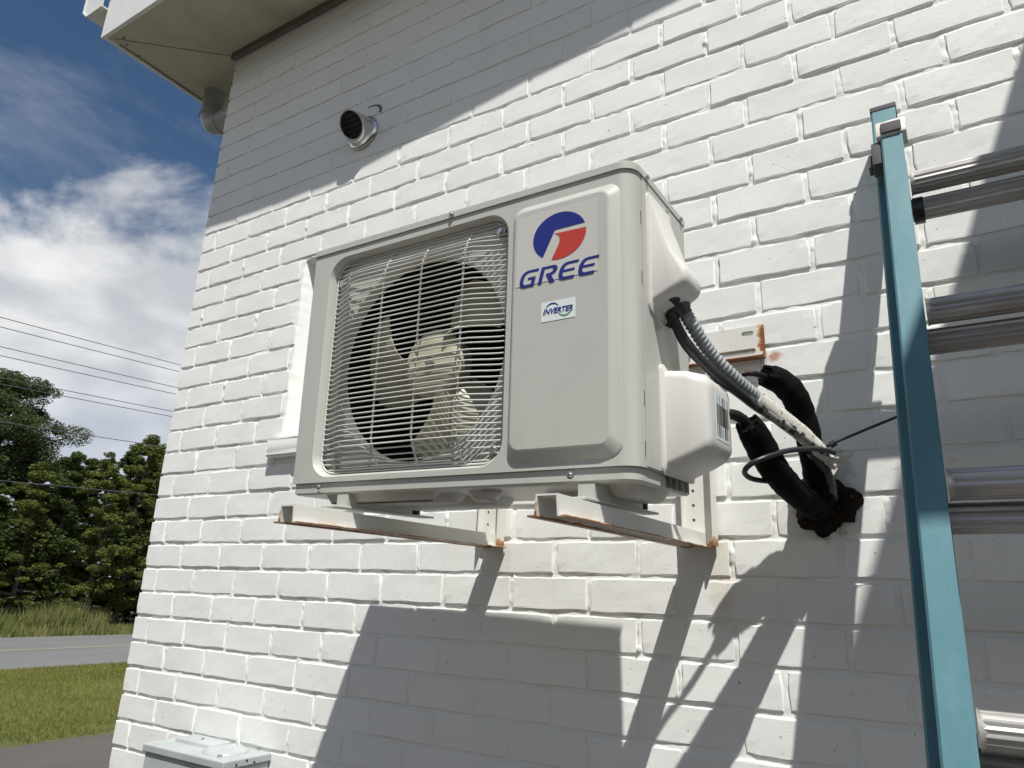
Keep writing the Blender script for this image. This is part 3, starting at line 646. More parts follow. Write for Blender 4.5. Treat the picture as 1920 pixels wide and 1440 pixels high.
# ------------------------------------------------------------------ the outdoor unit
W_, D_, H_ = 0.733, 0.243, 0.524
AR = [[0.9999009, 0.0093905, 0.010488], [-0.0090195, 0.999351, -0.0348757], [-0.0108087, 0.0347776, 0.9993366]]
ac = empty('air_conditioner', (1.34, -0.5497, -1.1752), 'beige outdoor air conditioning unit with a round fan grille and a blue and red logo', 'air conditioner')
ac.rotation_euler = Matrix(AR).to_euler()
def plan(off, r1=0.006, r2=0.028, n=6):
    """plan outline (x, y), starting at back right, going round by the front"""
    x0, x1, y0, y1 = -off, W_+off, -off, D_+off; o = [(x1, y1), ]
    for k in range(n+1): a = math.radians(0 - 90*k/n); o.append((x1-r2 + r2*math.cos(a), y0+r2 + r2*math.sin(a)))
    for k in range(n+1): a = math.radians(-90 - 90*k/n); o.append((x0+r1 + r1*math.cos(a), y0+r1 + r1*math.sin(a)))
    o.append((x0, y1)); return o
GX0, GX1, GZ0, GZ1 = 0.052, 0.498, 0.028, 0.492; FC = (0.281, 0.255); FR = 0.199
bm = bmesh.new()
pl = plan(0.0); nfl = len(pl)
lo_, hi_ = 0.022, 0.512
ring = [[bm.verts.new((x, y, z)) for x, y in pl] for z in (lo_, hi_)]
skip = 1 + 6                                                        # the straight front run
for k in range(nfl):
    k2 = (k+1) % nfl
    if k == skip: continue
    bm.faces.new((ring[0][k], ring[0][k2], ring[1][k2], ring[1][k]))
fx1, fx0 = pl[skip][0], pl[skip+1][0]
gr = rrect(GX0, GX1, GZ0+.004, GZ1, 0.045, 7)
plate(bm, [(fx0, lo_), (fx1, lo_), (fx1, hi_), (fx0, hi_)], [gr], 0.0, None)
inn = rrect(GX0+.007, GX1-.007, GZ0+.011, GZ1-.007, 0.040, 7)
m1 = rrect(GX0+.003, GX1-.003, GZ0+.007, GZ1-.003, 0.043, 7)
loft(bm, [[(a, 0, b_) for a, b_ in gr], [(a, 0.004, b_) for a, b_ in m1], [(a, 0.021, b_) for a, b_ in inn]], False, False)
plate(bm, inn, [circ(*FC, FR + 0.008, 56)], 0.021, None)
loft(bm, [[(a, y, b_) for a, b_ in circ(*FC, r, 56)] for r, y in ((FR+.008, 0.021), (FR+.003, 0.023), (FR, 0.029), (FR, 0.046))], False, False)
bm.faces.new([bm.verts.new((x, y, lo_)) for x, y in pl])
mobj('casing', bm, M_CASE, ac, 35)
bm = bmesh.new(); box(bm, 0.012, W_-0.20, 0.190, D_-0.012, 0.03, 0.50); box(bm, 0.006, 0.012, 0.048, 0.19, 0.03, 0.50); box(bm, W_-0.20, W_-0.195, 0.048, 0.19, 0.03, 0.50)
box(bm, 0.006, W_-.2, 0.048, 0.19, 0.5005, 0.506); box(bm, 0.006, W_-.2, 0.048, 0.19, 0.0235, 0.0295); mobj('interior', bm, M_DARK, ac)
bm = bmesh.new()
for k in range(70): x = 0.02 + k*0.0065; box(bm, x, x+0.0012, 0.182, 0.189, 0.035, 0.495)
tagit(mobj('coil_fin', bm, simple('coil_fin', (0.05, 0.052, 0.06), 0.4, 0.4), ac), kind='stuff')
# fan
hub = bmesh.new(); lathe(hub, [(0.045, 0.066), (0.008, 0.070), (0.002, 0.064), (0.0, 0.050), (-0.001, 0.02)], (FC[0], 0.070, FC[1]), (0, 1, 0), 32); 
fan = mobj('fan_hub', hub, M_FAN, ac, 40)
bm = bmesh.new(); lathe(bm, [(0, 0.011), (-0.006, 0.010), (-0.008, 0.005)], (FC[0], 0.068, FC[1]), (0, 1, 0), 6); mobj('hub_nut', bm, M_STEEL, fan)
for a0 in (196, 76, 316):
    bm = bmesh.new(); NR, NA = 9, 12; g = []
    for i in range(NR+1):
        t = i/NR; r = 0.055 + t*(FR-0.010-0.055); wid = math.radians(46 + 22*math.sin(t*1.5)); sweep = math.radians(a0 - 26*t)
        row = []
        for j in range(NA+1):
            s = j/NA - 0.5; th = sweep + s*wid; rr = r - (0.024*(abs(s)*2)**6*t); y = 0.094 + 0.080*s*(1-0.25*t) + 0.010*(s*s)*4*0.5
            row.append((FC[0] + rr*math.cos(th), y, FC[1] + rr*math.sin(th)))
        g.append(row)
    Vt = [[bm.verts.new(p) for p in r] for r in g]; Vb = [[bm.verts.new((p[0], p[1]+0.003, p[2])) for p in r] for r in g]
    for VV in (Vt, Vb):
        for i in range(NR):
            for j in range(NA): bm.faces.new((VV[i][j], VV[i][j+1], VV[i+1][j+1], VV[i+1][j]))
    for i in range(NR):
        for j in (0, NA): bm.faces.new((Vt[i][j], Vt[i+1][j], Vb[i+1][j], Vb[i][j]))
    for j in range(NA): bm.faces.new((Vt[NR][j], Vt[NR][j+1], Vb[NR][j+1], Vb[NR][j]))
    mobj('fan_blade', bm, M_FAN, ac, 40)
# wire grille
gx0, gx1, gz0, gz1 = GX0+.009, GX1-.009, GZ0+.013, GZ1-.009
def gy(x, z):
    d = min((x-gx0)/0.075, (gx1-x)/0.082, (z-gz0)/0.055, (gz1-z)/0.055, 1.0); d = max(d, 0.0)
    dc = 0.0
    for cx, cz in ((gx0, gz0), (gx1, gz0), (gx0, gz1), (gx1, gz1)):
        q = math.hypot(x-cx, z-cz); dc = max(dc, 1 - q/0.085)
    t = max(0, min(1, d*(1 - 0.6*max(dc, 0)))); return 0.0165 - 0.0235*(t*t*(3-2*t) if t < 1 else 1)
frame = bmesh.new(); rr_ = rrect(gx0, gx1, gz0, gz1, 0.036, 6); pts = [(a, 0.0165, b_) for a, b_ in rr_] + [(rr_[0][0], 0.0165, rr_[0][1])]
tube(frame, pts, 0.0020, 6); grille = mobj('fan_grille', frame, M_WIRE, ac, 60)
NH = 43
def cutx(z):                                                        # rounded corner inset
    c = 0.036; d = max(0, c-(z-gz0), c-(gz1-z)); return c - math.sqrt(max(c*c - d*d, 0)) if d > 0 else 0
for i in range(NH):
    z = gz0 + 0.006 + (gz1-gz0-0.012)*i/(NH-1); a = gx0 + cutx(z); b_ = gx1 - cutx(z); bm = bmesh.new(); wob = random.gauss(0, 0.0005)
    xs = [a, a+.012, a+.025, a+.04, a+.055, a+.075, a+.10, (a+b_)/2, b_-.11, b_-.085, b_-.065, b_-.045, b_-.028, b_-.012, b_]
    tube(bm, [(x, gy(x, z), z + wob) for x in xs], 0.00155, 6, cap=False); mobj('wire', bm, M_WIRE, grille, 60)
for x in (0.098, 0.209, 0.305, 0.404):
    bm = bmesh.new(); zs = [gz0, gz0+.015, gz0+.03, gz0+.055, gz0+.1, gz0+.2, gz1-.1, gz1-.055, gz1-.03, gz1-.015, gz1]
    tube(bm, [(x, gy(x, z) + 0.0030, z) for z in zs], 0.0020, 6, cap=False); mobj('wire', bm, M_WIRE, grille, 60)
for a, b_ in ((gx0+.016, gz1-.045), (gx1-.018, gz1-.020), (gx1-.018, gz0+.022), (gx0+.014, gz0+.05)):
    bm = bmesh.new(); lathe(bm, [(0, 0.009), (0.004, 0.009), (0.0045, 0.0055), (0.009, 0.005)], (a, 0.019, b_), (0, -1, 0), 14); mobj('clip_screw', bm, M_STEEL, grille, 30)
# raised front panel
EY = -0.011
bm = bmesh.new()
rings = [rrect(0.508, 0.712, 0.034, 0.487, 0.022, 6), rrect(0.510, 0.710, 0.037, 0.485, 0.021, 6), rrect(0.517, 0.696, 0.052, 0.474, 0.018, 6), rrect(0.520, 0.693, 0.055, 0.471, 0.016, 6)]
loft(bm, [[(a, y, b_) for a, b_ in r] for r, y in zip(rings, (0.0005, -0.002, -0.010, EY))], False, True); mobj('embossed_panel', bm, M_CASE, ac, 8)
# decal sheet, emblem, letters
DX, DZ = 0.0060, -0.0062
def flat(name, poly, y, mat, parent, th=0.0004, holes=()):
    bm = bmesh.new(); plate(bm, poly, holes, y, y+th); return mobj(name, bm, mat, parent)
decal = flat('logo_sheet', [(0.519+.004, 0.333), (0.676, 0.333), (0.676, 0.462), (0.519+.004, 0.462)], EY-0.0006, M_STICK, ac)
cx, cz, RR = 0.600+DX, 0.4165+DZ, 0.0500
def arc(a0, a1, n, r=RR, rz=None): return [(cx + r*math.cos(math.radians(a0+(a1-a0)*k/n)), cz + (rz or 0.0425)*math.sin(math.radians(a0+(a1-a0)*k/n))) for k in range(n+1)]
blue = arc(17, 232, 26) + [(0.592+DX, 0.4285+DZ)]
flat('emblem_blue', blue, EY-0.0011, M_BLUE, decal)
red = arc(5, -106, 16)[::1] + [(0.600+DX, 0.402+DZ), (0.6015+DX, 0.411+DZ), (0.599+DX, 0.4175+DZ), (0.592+DX, 0.422+DZ)]
flat('emblem_red', red, EY-0.0011, M_RED, decal)
GLY = {'G': [(1.32,1),(.5,1),(.26,.95),(.09,.82),(0,.62),(0,.34),(.08,.13),(.22,.03),(.4,0),(1.2,0),(1.2,.56),(.60,.56),(.60,.42),(.92,.42),(.92,.15),(.48,.15),(.36,.19),(.29,.3),(.28,.45),(.28,.58),(.34,.73),(.44,.81),(.58,.85),(1.32,.85)],
       'R': [(0,0),(0,1),(.92,1),(1.12,.95),(1.24,.84),(1.26,.7),(1.18,.54),(1.04,.46),(.9,.42),(1.28,0),(.90,0),(.48,.46),(.48,.57),(.76,.57),(.9,.62),(.95,.71),(.92,.8),(.82,.85),(.28,.85),(.28,0)],
       'E': [(1.30,1),(.5,1),(.26,.95),(.09,.82),(0,.62),(0,.34),(.08,.13),(.22,.03),(.4,0),(1.2,0),(1.2,.15),(.5,.15),(.36,.2),(.30,.3),(.29,.43),(1.12,.43),(1.12,.57),(.30,.57),(.34,.73),(.44,.81),(.58,.85),(1.30,.85)]}
LH = 0.0295; sx = 0.0252
for ch, x0 in (('G', 0.5235), ('R', 0.5615), ('E', 0.5985), ('E', 0.6345)):
    poly = [(x0 + DX*0.8 + sx*a + 0.26*LH*b_, 0.3350 + DZ*0.8 + LH*b_) for a, b_ in GLY[ch]]; flat('letter', poly, EY-0.0011, M_BLUE, decal)
st = flat('inverter_sticker', [(0.574, 0.262), (0.637, 0.262), (0.637, 0.296), (0.574, 0.296)], EY-0.0006, M_LABEL, ac)
def thick_arc(cx, cz, r, w0, a0, a1, n=14, sq=1.0):
    o, i_ = [], []
    for k in range(n+1):
        t = k/n; a = math.radians(a0+(a1-a0)*t); w = w0*math.sin(math.pi*(0.12+0.76*t)); o.append((cx+(r+w/2)*math.cos(a), cz+sq*(r+w/2)*math.sin(a))); i_.append((cx+(r-w/2)*math.cos(a), cz+sq*(r-w/2)*math.sin(a)))
    return o + i_[::-1]
flat('swoosh', thick_arc(0.595, 0.2785, 0.0135, 0.0024, 38, 150), EY-0.0011, M_BLUE, st)
flat('swoosh', thick_arc(0.618, 0.2815, 0.0135, 0.0026, 214, 338), EY-0.0011, M_GREEN, st)
fc = bpy.data.curves.new('inverter_text', 'FONT'); fc.body = 'INVERTER'; fc.size = 0.0128; fc.shear = 0.3; fc.extrude = 0.0002; fc.align_x = 'CENTER'; fc.offset = 0.0003
to = bpy.data.objects.new('tmp', fc); COL.objects.link(to); dg = bpy.context.evaluated_depsgraph_get(); tme = bpy.data.meshes.new_from_object(to.evaluated_get(dg)); bpy.data.objects.remove(to)
tme.materials.clear(); tme.materials.append(M_BLUE); tme.name = 'lettering'
o = link('lettering', tme, st, (0.6045, EY-0.0010, 0.2745)); o.rotation_euler = (math.pi/2, 0, 0)
xs_ = [v.co.x for v in tme.vertices]; o.scale.x = 0.055/(max(xs_)-min(xs_))
# lid
bm = bmesh.new()
loft(bm, [[(x, y, z) for x, y in plan(of, 0.008, 0.029)] for z, of in ((0.509, 0.0005), (0.509, 0.0030), (0.521, 0.0030), (0.5240, 0.0005))], True, True); mobj('lid', bm, M_CASE, ac, 35)
# side panel, seams
bm = bmesh.new(); box(bm, W_+0.0002, W_+0.0016, 0.037, D_+0.001, 0.024, 0.5085, 0.0005, 1); mobj('side_panel', bm, M_CASE, ac)
for y, z in ((0.031, 0.43), (0.031, 0.325), (0.031, 0.128), (0.031, 0.05)):
    bm = bmesh.new(); box(bm, W_-0.0010, W_+0.0006, y, y+0.0012, z-0.012, z+0.012); mobj('seam_slot', bm, M_DARK, ac)
def screw(p, ax, r=0.0052):
    bm = bmesh.new(); lathe(bm, [(0, r*1.25), (0.0012, r*1.25), (0.0014, r*0.8), (0.004, r*0.75), (0.005, r*0.45)], p, ax, 10); mobj('screw', bm, M_STEEL, ac, 30)
for y, z in ((0.054, 0.5145), (0.222, 0.5145)): screw((W_+0.003, y, z), (1, 0, 0))
screw((W_+0.0016, 0.150, 0.497), (1, 0, 0)); screw((0.37, -0.003, 0.5155), (0, -1, 0)); screw((0.625, -0.002, 0.0115), (0, -1, 0)); screw((0.080, -0.001, 0.0135), (0, -1, 0), 0.0045)
# base pan with pressed ribs
bm = bmesh.new(); loft(bm, [[(x, y, z) for x, y in plan(of, 0.008, 0.027)] for z, of in ((0.0215, -0.004), (0.003, -0.004), (0.0, -0.008))], True, False)
pan_o = [(x, y) for x, y in plan(-0.008, 0.008, 0.027)]
holes = [rrect(0.32, 0.42, 0.055, 0.13, 0.02, 4), circ(0.55, 0.10, 0.022, 18)]
plate(bm, pan_o, [], 0.0, None, fn=lambda a, y, b_: (a, b_, 0.0)); mobj('base_pan', bm, M_CASE, ac, 30)
for (x0, x1, y0, y1, r) in ((0.075, 0.345, 0.020, 0.048, 0.008), (0.06, 0.36, 0.060, 0.105, 0.012), (0.05, 0.40, 0.125, 0.215, 0.02), (0.395, 0.455, 0.040, 0.085, 0.015), (0.50, 0.60, 0.12, 0.20, 0.02), (0.655, 0.715, 0.05, 0.19, 0.015)):
    bm = bmesh.new(); loft(bm, [[(a, b_, z) for a, b_ in rrect(x0+i_, x1-i_, y0+i_, y1-i_, r, 4)] for z, i_ in ((0.0, 0), (-0.014, 0.007), (-0.017, 0.012))], False, True); mobj('pan_rib', bm, M_CASE, ac, 40)
for x in (0.445, 0.475):
    bm = bmesh.new(); lathe(bm, [(0, 0.019), (0.006, 0.019), (0.006, 0.014), (0.001, 0.013)], (x + (0.05 if x > .46 else 0), 0.05 + (0.11 if x > .46 else 0), 0), (0, 0, -1), 20); mobj('drain_port', bm, M_CASE, ac, 40)
for x in (0.139, 0.648):
    bm = bmesh.new(); box(bm, x-0.0165, x+0.0165, -0.030, D_+0.020, -0.0285, -0.0245, 0.001, 1); box(bm, x-0.014, x+0.014, 0.006, D_-0.050, -0.0245, 0.0); mobj('foot', bm, M_CASE, ac)
    bm = bmesh.new(); lathe(bm, [(0, 0.013), (0.003, 0.0145), (0.021, 0.0145), (0.0235, 0.012)], (x, D_-0.03, -0.0009), (0, 0, -1), 16); mobj('rubber_pad', bm, M_BLACK, ac, 40)
for k in range(4):
    y = 0.125 + 0.026*k; bm = bmesh.new(); box(bm, W_+0.0003, W_+0.0022, y, y+0.013, 0.003, 0.020); mobj('vent_slot', bm, M_TRIM, ac)
# wedge shaped handle cover with the cable entry
bm = bmesh.new()
rg = [(rrect(0.052, 0.168, 0.278, 0.490, 0.012, 4), 0.0), (rrect(0.052, 0.168, 0.278, 0.490, 0.012, 4), 0.003), (rrect(0.058, 0.150, 0.290, 0.478, 0.012, 4), 0.0055), (rrect(0.060, 0.146, 0.3045, 0.385, 0.014, 4), 0.036), (rrect(0.062, 0.142, 0.313, 0.350, 0.016, 4), 0.055), (rrect(0.068, 0.136, 0.320, 0.343, 0.011, 4), 0.0605)]
loft(bm, [[(W_+0.0016+x, a, b_) for a, b_ in r] for r, x in rg], False, True); mobj('handle_cover', bm, M_COVER, ac, 50)
bm = bmesh.new(); lathe(bm, [(0, 0.0165), (0.0012, 0.0165)], (W_+0.024, 0.094, 0.2995), (0.36, 0, -0.93), 20); mobj('cable_entry', bm, M_DARK, ac)
bm = bmesh.new(); lathe(bm, [(0, 0.0065), (0.001, 0.0065), (0.001, 0.004), (0.0, 0.003)], (W_+0.046, 0.108, 0.3098), (0.36, 0, -0.93), 14); mobj('knockout', bm, M_TRIM, ac)
bm = bmesh.new(); tube(bm, [(W_+0.010, 0.118, 0.300), (W_+0.014, 0.120, 0.276), (W_+0.009, 0.121, 0.268)], 0.006, 8); tube(bm, [(W_+0.016, 0.112, 0.288), (W_+0.026, 0.118, 0.280)], 0.004, 6); mobj('cable_clip', bm, M_BLACK, ac, 40)
# valve cover
bm = bmesh.new()
rg = [(rrect(0.092, 0.246, 0.020, 0.200, 0.012, 4), 0.0), (rrect(0.092, 0.246, 0.020, 0.200, 0.012, 4), 0.003), (rrect(0.098, 0.240, 0.028, 0.190, 0.014, 4), 0.007), (rrect(0.099, 0.239, 0.040, 0.186, 0.016, 4), 0.040), (rrect(0.102, 0.236, 0.052, 0.178, 0.018, 4), 0.066), (rrect(0.110, 0.228, 0.062, 0.168, 0.014, 4), 0.0735), (rrect(0.120, 0.220, 0.072, 0.158, 0.010, 4), 0.0750)]
loft(bm, [[(W_+0.0016+x, a, b_) for a, b_ in r] for r, x in rg], False, True); vc = mobj('valve_cover', bm, M_COVER, ac, 50)
bm = bmesh.new(); box(bm, W_+0.0767, W_+0.0771, 0.140, 0.206, 0.078, 0.156); lb = mobj('data_label', bm, M_LABEL, vc)
bm = bmesh.new(); yy = 0.143
while yy < 0.203:
    wv = random.choice((0.0012, 0.0022, 0.003)); box(bm, W_+0.0772, W_+0.0774, yy, yy+wv, 0.083 + (0.0 if random.random() < .6 else 0.02), 0.151 - (0 if random.random() < .6 else .015)); yy += wv + random.choice((0.0010, 0.0018))
tagit(mobj('label_print', bm, M_INK, vc), kind='stuff')

# ------------------------------------------------------------------ cables and pipes
def corr(t): return 0.0118 + 0.0013*(1 if math.sin(t*math.pi*2*75) > 0 else -1)
def densify(pts, n):
    P = smooth_path(pts, 24); L = [0]
    for a, b_ in zip(P, P[1:]): L.append(L[-1] + (b_-a).length)
    out = []; j = 0
    for i in range(n):
        s = L[-1]*i/(n-1)
        while j < len(L)-2 and L[j+1] < s: j += 1
        out.append(P[j].lerp(P[j+1], (s-L[j])/max(L[j+1]-L[j], 1e-9)))
    return out
bm = bmesh.new()
cp = [(2.104, -0.449, -0.866), (2.106, -0.44, -0.872), (2.117, -0.42, -0.9), (2.134, -0.38, -0.94), (2.158, -0.34, -0.974), (2.186, -0.28, -1.002), (2.222, -0.2, -1.03), (2.248, -0.13, -1.057), (2.266, -0.09, -1.082), (2.268, -0.07, -1.10)]
D = densify(cp, 320); tube(bm, D, lambda t: 0.0114 + 0.0010*math.sin(t*math.pi*2*58), 12)
o = mobj('flexible_conduit', bm, M_COND, None, 80); tagit(o, 'grey corrugated conduit running from the side cover down to the wall hole', 'conduit')
bm = bmesh.new(); tube(bm, [(2.094, -0.452, -0.852), (2.101, -0.447, -0.866), (2.108, -0.438, -0.884)], 0.0175, 14); tube(bm, [(2.106, -0.441, -0.878), (2.111, -0.434, -0.890)], 0.0150, 12)
place(mobj('conduit_connector', bm, simple('grey_connector', (0.05, 0.05, 0.055), 0.35), o, 40), (0, 0, 0))
bm = bmesh.new(); tube(bm, densify([(2.086, -0.456, -0.845), (2.092, -0.45, -0.88), (2.106, -0.43, -0.93), (2.130, -0.39, -0.968), (2.160, -0.34, -0.998), (2.190, -0.28, -1.022), (2.222, -0.22, -1.045), (2.252, -0.15, -1.068), (2.268, -0.10, -1.090), (2.262, -0.06, -1.115)], 70), lambda t: 0.0092*(1+0.06*math.sin(t*40)), 10)
tagit(mobj('power_cable', bm, M_SPLASH, None, 80), 'black power cable splashed with white paint, running below the grey conduit', 'cable')
bm = bmesh.new()
tp = densify([(2.190, -0.29, -1.006), (2.220, -0.225, -1.034), (2.246, -0.16, -1.058), (2.266, -0.115, -1.082), (2.276, -0.10, -1.094)], 26)
tube(bm, tp, lambda t: 0.010 + 0.007*math.sin(math.pi*min(t*0.8+.1, 1)), 10, prof=[(math.cos(a)*1.1, math.sin(a)*0.55) for a in np.linspace(0, 2*math.pi, 11)[:-1]], noise=0.08)
tagit(mobj('tape_wrap', bm, M_TAPE, None, 60), 'flaking whitish tape wrapped round the lower end of the cables', 'tape')
def foam(name, stub, body, r, label, stub_r):
    e = empty(name, body[-1], label, 'pipe'); off = Vector(body[-1]); bm = bmesh.new()
    D = densify([Vector(p)-off for p in body], 46); tube(bm, D, lambda t: r*(1 + 0.035*math.sin(t*9) + 0.02*math.sin(t*47+1) + 0.02*math.sin(t*90)) * (0.86 if t < 0.03 else 1), 16, noise=0.025)
    a, b_ = D[0], D[3]; d = (a-b_).normalized()                      # ragged lip of the insulation
    for k in range(6):
        an = k*1.05; u = d.orthogonal().normalized(); v = d.cross(u); c = a + (u*math.cos(an)+v*math.sin(an))*r*0.72; tube(bm, [c - d*0.012, c + d*random.uniform(0.002, 0.014)], lambda t: r*0.30*(1-0.5*t), 6)
    mobj('insulation', bm, M_FOAM, e, 60)
    bm = bmesh.new(); tube(bm, densify([Vector(p)-off for p in stub], 18), stub_r, 10); mobj('copper_pipe', bm, M_COPPER, e, 60); return e
foam('insulated_pipe', [(2.070, -0.33, -0.975), (2.104, -0.3, -0.969), (2.13, -0.27, -0.959), (2.164, -0.25, -0.946), (2.185, -0.22, -0.945), (2.205, -0.19, -0.953)],
     [(2.187, -0.205, -0.941), (2.207, -0.18, -0.947), (2.226, -0.16, -0.972), (2.235, -0.13, -1.013), (2.24, -0.11, -1.063), (2.243, -0.09, -1.11), (2.243, -0.04, -1.15), (2.238, 0.01, -1.159)], 0.0240,
     'thick black insulated pipe with an arched top, the one nearer the ladder', 0.0058)
foam('insulated_pipe', [(2.10, -0.36, -1.052), (2.134, -0.35, -1.045), (2.153, -0.33, -1.041), (2.166, -0.31, -1.047), (2.176, -0.28, -1.07)],
     [(2.173, -0.302, -1.054), (2.180, -0.28, -1.074), (2.19, -0.25, -1.105), (2.203, -0.2, -1.135), (2.217, -0.12, -1.155), (2.231, -0.05, -1.165), (2.238, 0.01, -1.166)], 0.0250,
     'thick black insulated pipe leaving the lower valve cover, nearer the unit', 0.0095)
bm = bmesh.new(); tube(bm, densify([(2.246, -0.125, -1.07), (2.256, -0.10, -1.10), (2.258, -0.07, -1.130), (2.254, -0.02, -1.150), (2.252, 0.01, -1.153)], 22), 0.015, 12)
tagit(mobj('drain_hose', bm, simple('dark_hose', (0.05, 0.05, 0.05), 0.45), None, 60), 'dark grey hose beside the insulated pipes going into the wall hole', 'hose')
bm = bmesh.new(); tube(bm, densify([(2.281, -0.125, -1.078), (2.262, -0.17, -1.078), (2.227, -0.235, -1.090), (2.199, -0.285, -1.108), (2.173, -0.30, -1.122), (2.158, -0.285, -1.133), (2.163, -0.25, -1.139), (2.188, -0.2, -1.138)], 44), 0.0048, 8)
tagit(mobj('wire_loop', bm, M_BLACK, None, 60), 'thin black wire looped around both insulated pipes', 'wire')
bm = bmesh.new(); tube(bm, [(2.270, -0.135, -1.068), (2.282, -0.133, -1.062), (2.334, -0.13, -1.042), (2.425, -0.125, -1.008)], 0.0026, 7); tube(bm, [(2.276, -0.134, -1.066), (2.286, -0.132, -1.060)], 0.0065, 8)
tagit(mobj('cable_tie', bm, M_BLACK, None, 60), 'long black cable tie end pointing from the pipes towards the ladder', 'cable tie')
bm = bmesh.new(); pz = [(2.268, -1.083), (2.284, -1.089), (2.296, -1.086), (2.312, -1.074), (2.311, -1.083), (2.298, -1.094), (2.284, -1.106), (2.276, -1.118), (2.270, -1.100)]
plate(bm, pz, [], -0.118, -0.112); plate(bm, [(2.262, -1.078), (2.276, -1.085), (2.300, -1.0815), (2.296, -1.090), (2.283, -1.094), (2.281, -1.102), (2.268, -1.095)], [], -0.1215, -0.119)
bmesh.ops.rotate(bm, verts=bm.verts, cent=(2.27, -0.118, -1.09), matrix=Matrix.Rotation(0.35, 3, 'Z')); tagit(mobj('tape_end', bm, M_TAPE), 'loose flared end of painted tape sticking out beside the pipe bundle', 'tape')
bm = bmesh.new(); O = Vector((2.240, 0, -1.156)); rings = []; rn = np.random.default_rng(4); ang = np.linspace(0, 2*math.pi, 49)[:-1]; lob = 1 + 0.10*np.sin(3*ang+1) + 0.06*np.sin(7*ang) + 0.05*np.sin(11*ang+2)
for d, r in ((0.004, 0.062), (-0.004, 0.061), (-0.013, 0.058), (-0.022, 0.053), (-0.030, 0.047), (-0.035, 0.038), (-0.034, 0.028), (-0.030, 0.016)):
    ns = rn.normal(0, 0.0022, 48); ny = rn.normal(0, 0.0022, 48)
    rings.append([O + Vector((math.cos(a)*(r*lob[k]+ns[k]), d + ny[k], math.sin(a)*(r*lob[k]+ns[k])*0.88)) for k, a in enumerate(ang)])
loft(bm, rings, False, True); tagit(mobj('pipe_collar', bm, M_COLLAR, None, 70), 'crumbling dark brown foam collar where the pipes enter the wall', 'pipe collar')
for i, (x, z, y, r) in enumerate(((2.203, -1.150, -0.052, 0.010), (2.236, -1.172, -0.046, 0.013))):
    bm = bmesh.new(); box(bm, x-r*1.2, x+r, y, y+0.02, z-r*0.6, z+r*0.6, 0.003, 2); bmesh.ops.rotate(bm, verts=bm.verts, cent=(x, y, z), matrix=Matrix.Rotation(0.5 - i, 3, 'Y'))
    tagit(mobj('foam_crumb', bm, simple('yellowed_foam', (0.55, 0.46, 0.30) if i == 0 else (0.55, 0.54, 0.46), 0.8), None, 60), ('yellowed crumb of foam at the left of the pipe hole', 'pale chunk of foam low in the middle of the pipe hole')[i], 'foam')

# ------------------------------------------------------------------ extension ladder leaning on the wall
TH = 0.345; LD = Vector((0, -math.sin(TH), -math.cos(TH))); LN = Vector((0, -math.cos(TH), math.sin(TH)))   # down the rails / out from the ladder
L0 = Vector((2.459, -0.182, -0.6055))                                  # inner end of the top rung, front section
lad = empty('ladder', L0 + LD*2.44, 'teal fibreglass extension ladder with ribbed aluminium rungs leaning on the wall', 'ladder')
lad_off = -(L0 + LD*2.44)
SP = 0.3072; LWD = 0.40
def lframe(x, s, n): return L0 + Vector((x - 0.0115*s, 0, 0)) + LD*s + LN*n + lad_off
def rail(name, x_out, wdir, flange, depth, s0, s1, n0, th=0.004, mat=None):
    """C shaped rail: web at x_out, flanges towards wdir, n0 = front face offset"""
    bm = bmesh.new(); w = flange*wdir; t = th*wdir; c = 0.003
    prof = [(0, c), (c*wdir, 0), (w, 0), (w, th), (t, th), (t, depth-th), (w, depth-th), (w, depth), (c*wdir, depth), (0, depth-c)]
    rings = [[lframe(x_out + a, s, n0 - b_) for a, b_ in prof] for s in np.linspace(s0, s1, 6)]
    loft(bm, rings, True, True); return mobj(name, bm, mat or M_TEAL, lad)
S_END = 2.44
F0 = 0.048
# front (base) section
rail('front_rail', -0.0385, 1, 0.036, 0.076, -0.100, S_END, F0); rail('front_rail', LWD + 0.0385, -1, 0.036, 0.076, -0.100, S_END, F0)
# rear (fly) section, a little wider and longer
R0n = -0.013
rail('rear_rail', -0.055, 1, 0.045, 0.060, -0.266, 1.95, R0n); rail('rear_rail', LWD + 0.055, -1, 0.045, 0.060, -0.266, 1.95, R0n)
rp = []
for k in range(32):
    a = 2*math.pi*k/32; fl = 1 + (0.05 if k % 2 else -0.03); rp.append((math.cos(a)*fl, math.sin(a)*fl*0.92))
def rung(s, n, x0, x1, r=0.0205):
    bm = bmesh.new(); tube(bm, [lframe(x0, s, n), lframe(x1, s, n)], r, 32, prof=rp); o = mobj('rung', bm, M_ALU, lad, 20)
    for x, d in ((x0, 1), (x1, -1)):
        bm = bmesh.new(); tube(bm, [lframe(x, s, n), lframe(x + 0.003*d, s, n), lframe(x + 0.006*d, s, n), lframe(x + 0.012*d, s, n)], lambda t: 0.0235 - 0.006*t, 20); mobj('ferrule', bm, M_ALU, o, 50)
for k in range(8):
    rung(k*SP + 0.002, 0.004, 0.0, LWD)
for k in range(6): rung(k*SP + 0.034, R0n - 0.020, -0.020, LWD+0.020, 0.0200)
def lbox(name, x0, x1, s0, s1, n0, n1, mat, bev=0.002):
    bm = bmesh.new(); box(bm, x0, x1, s0, s1, n0, n1, bev, 2)
    for v in bm.verts: v.co = lframe(v.co.x, v.co.y, v.co.z)
    return mobj(name, bm, mat, lad, 40)
lbox('rail_cap', -0.0565, -0.0085, -0.277, -0.262, R0n-0.062, R0n+0.002, M_CAPD)
lbox('rail_cap', LWD+0.0085, LWD+0.0565, -0.277, -0.262, R0n-0.062, R0n+0.002, M_CAPD)
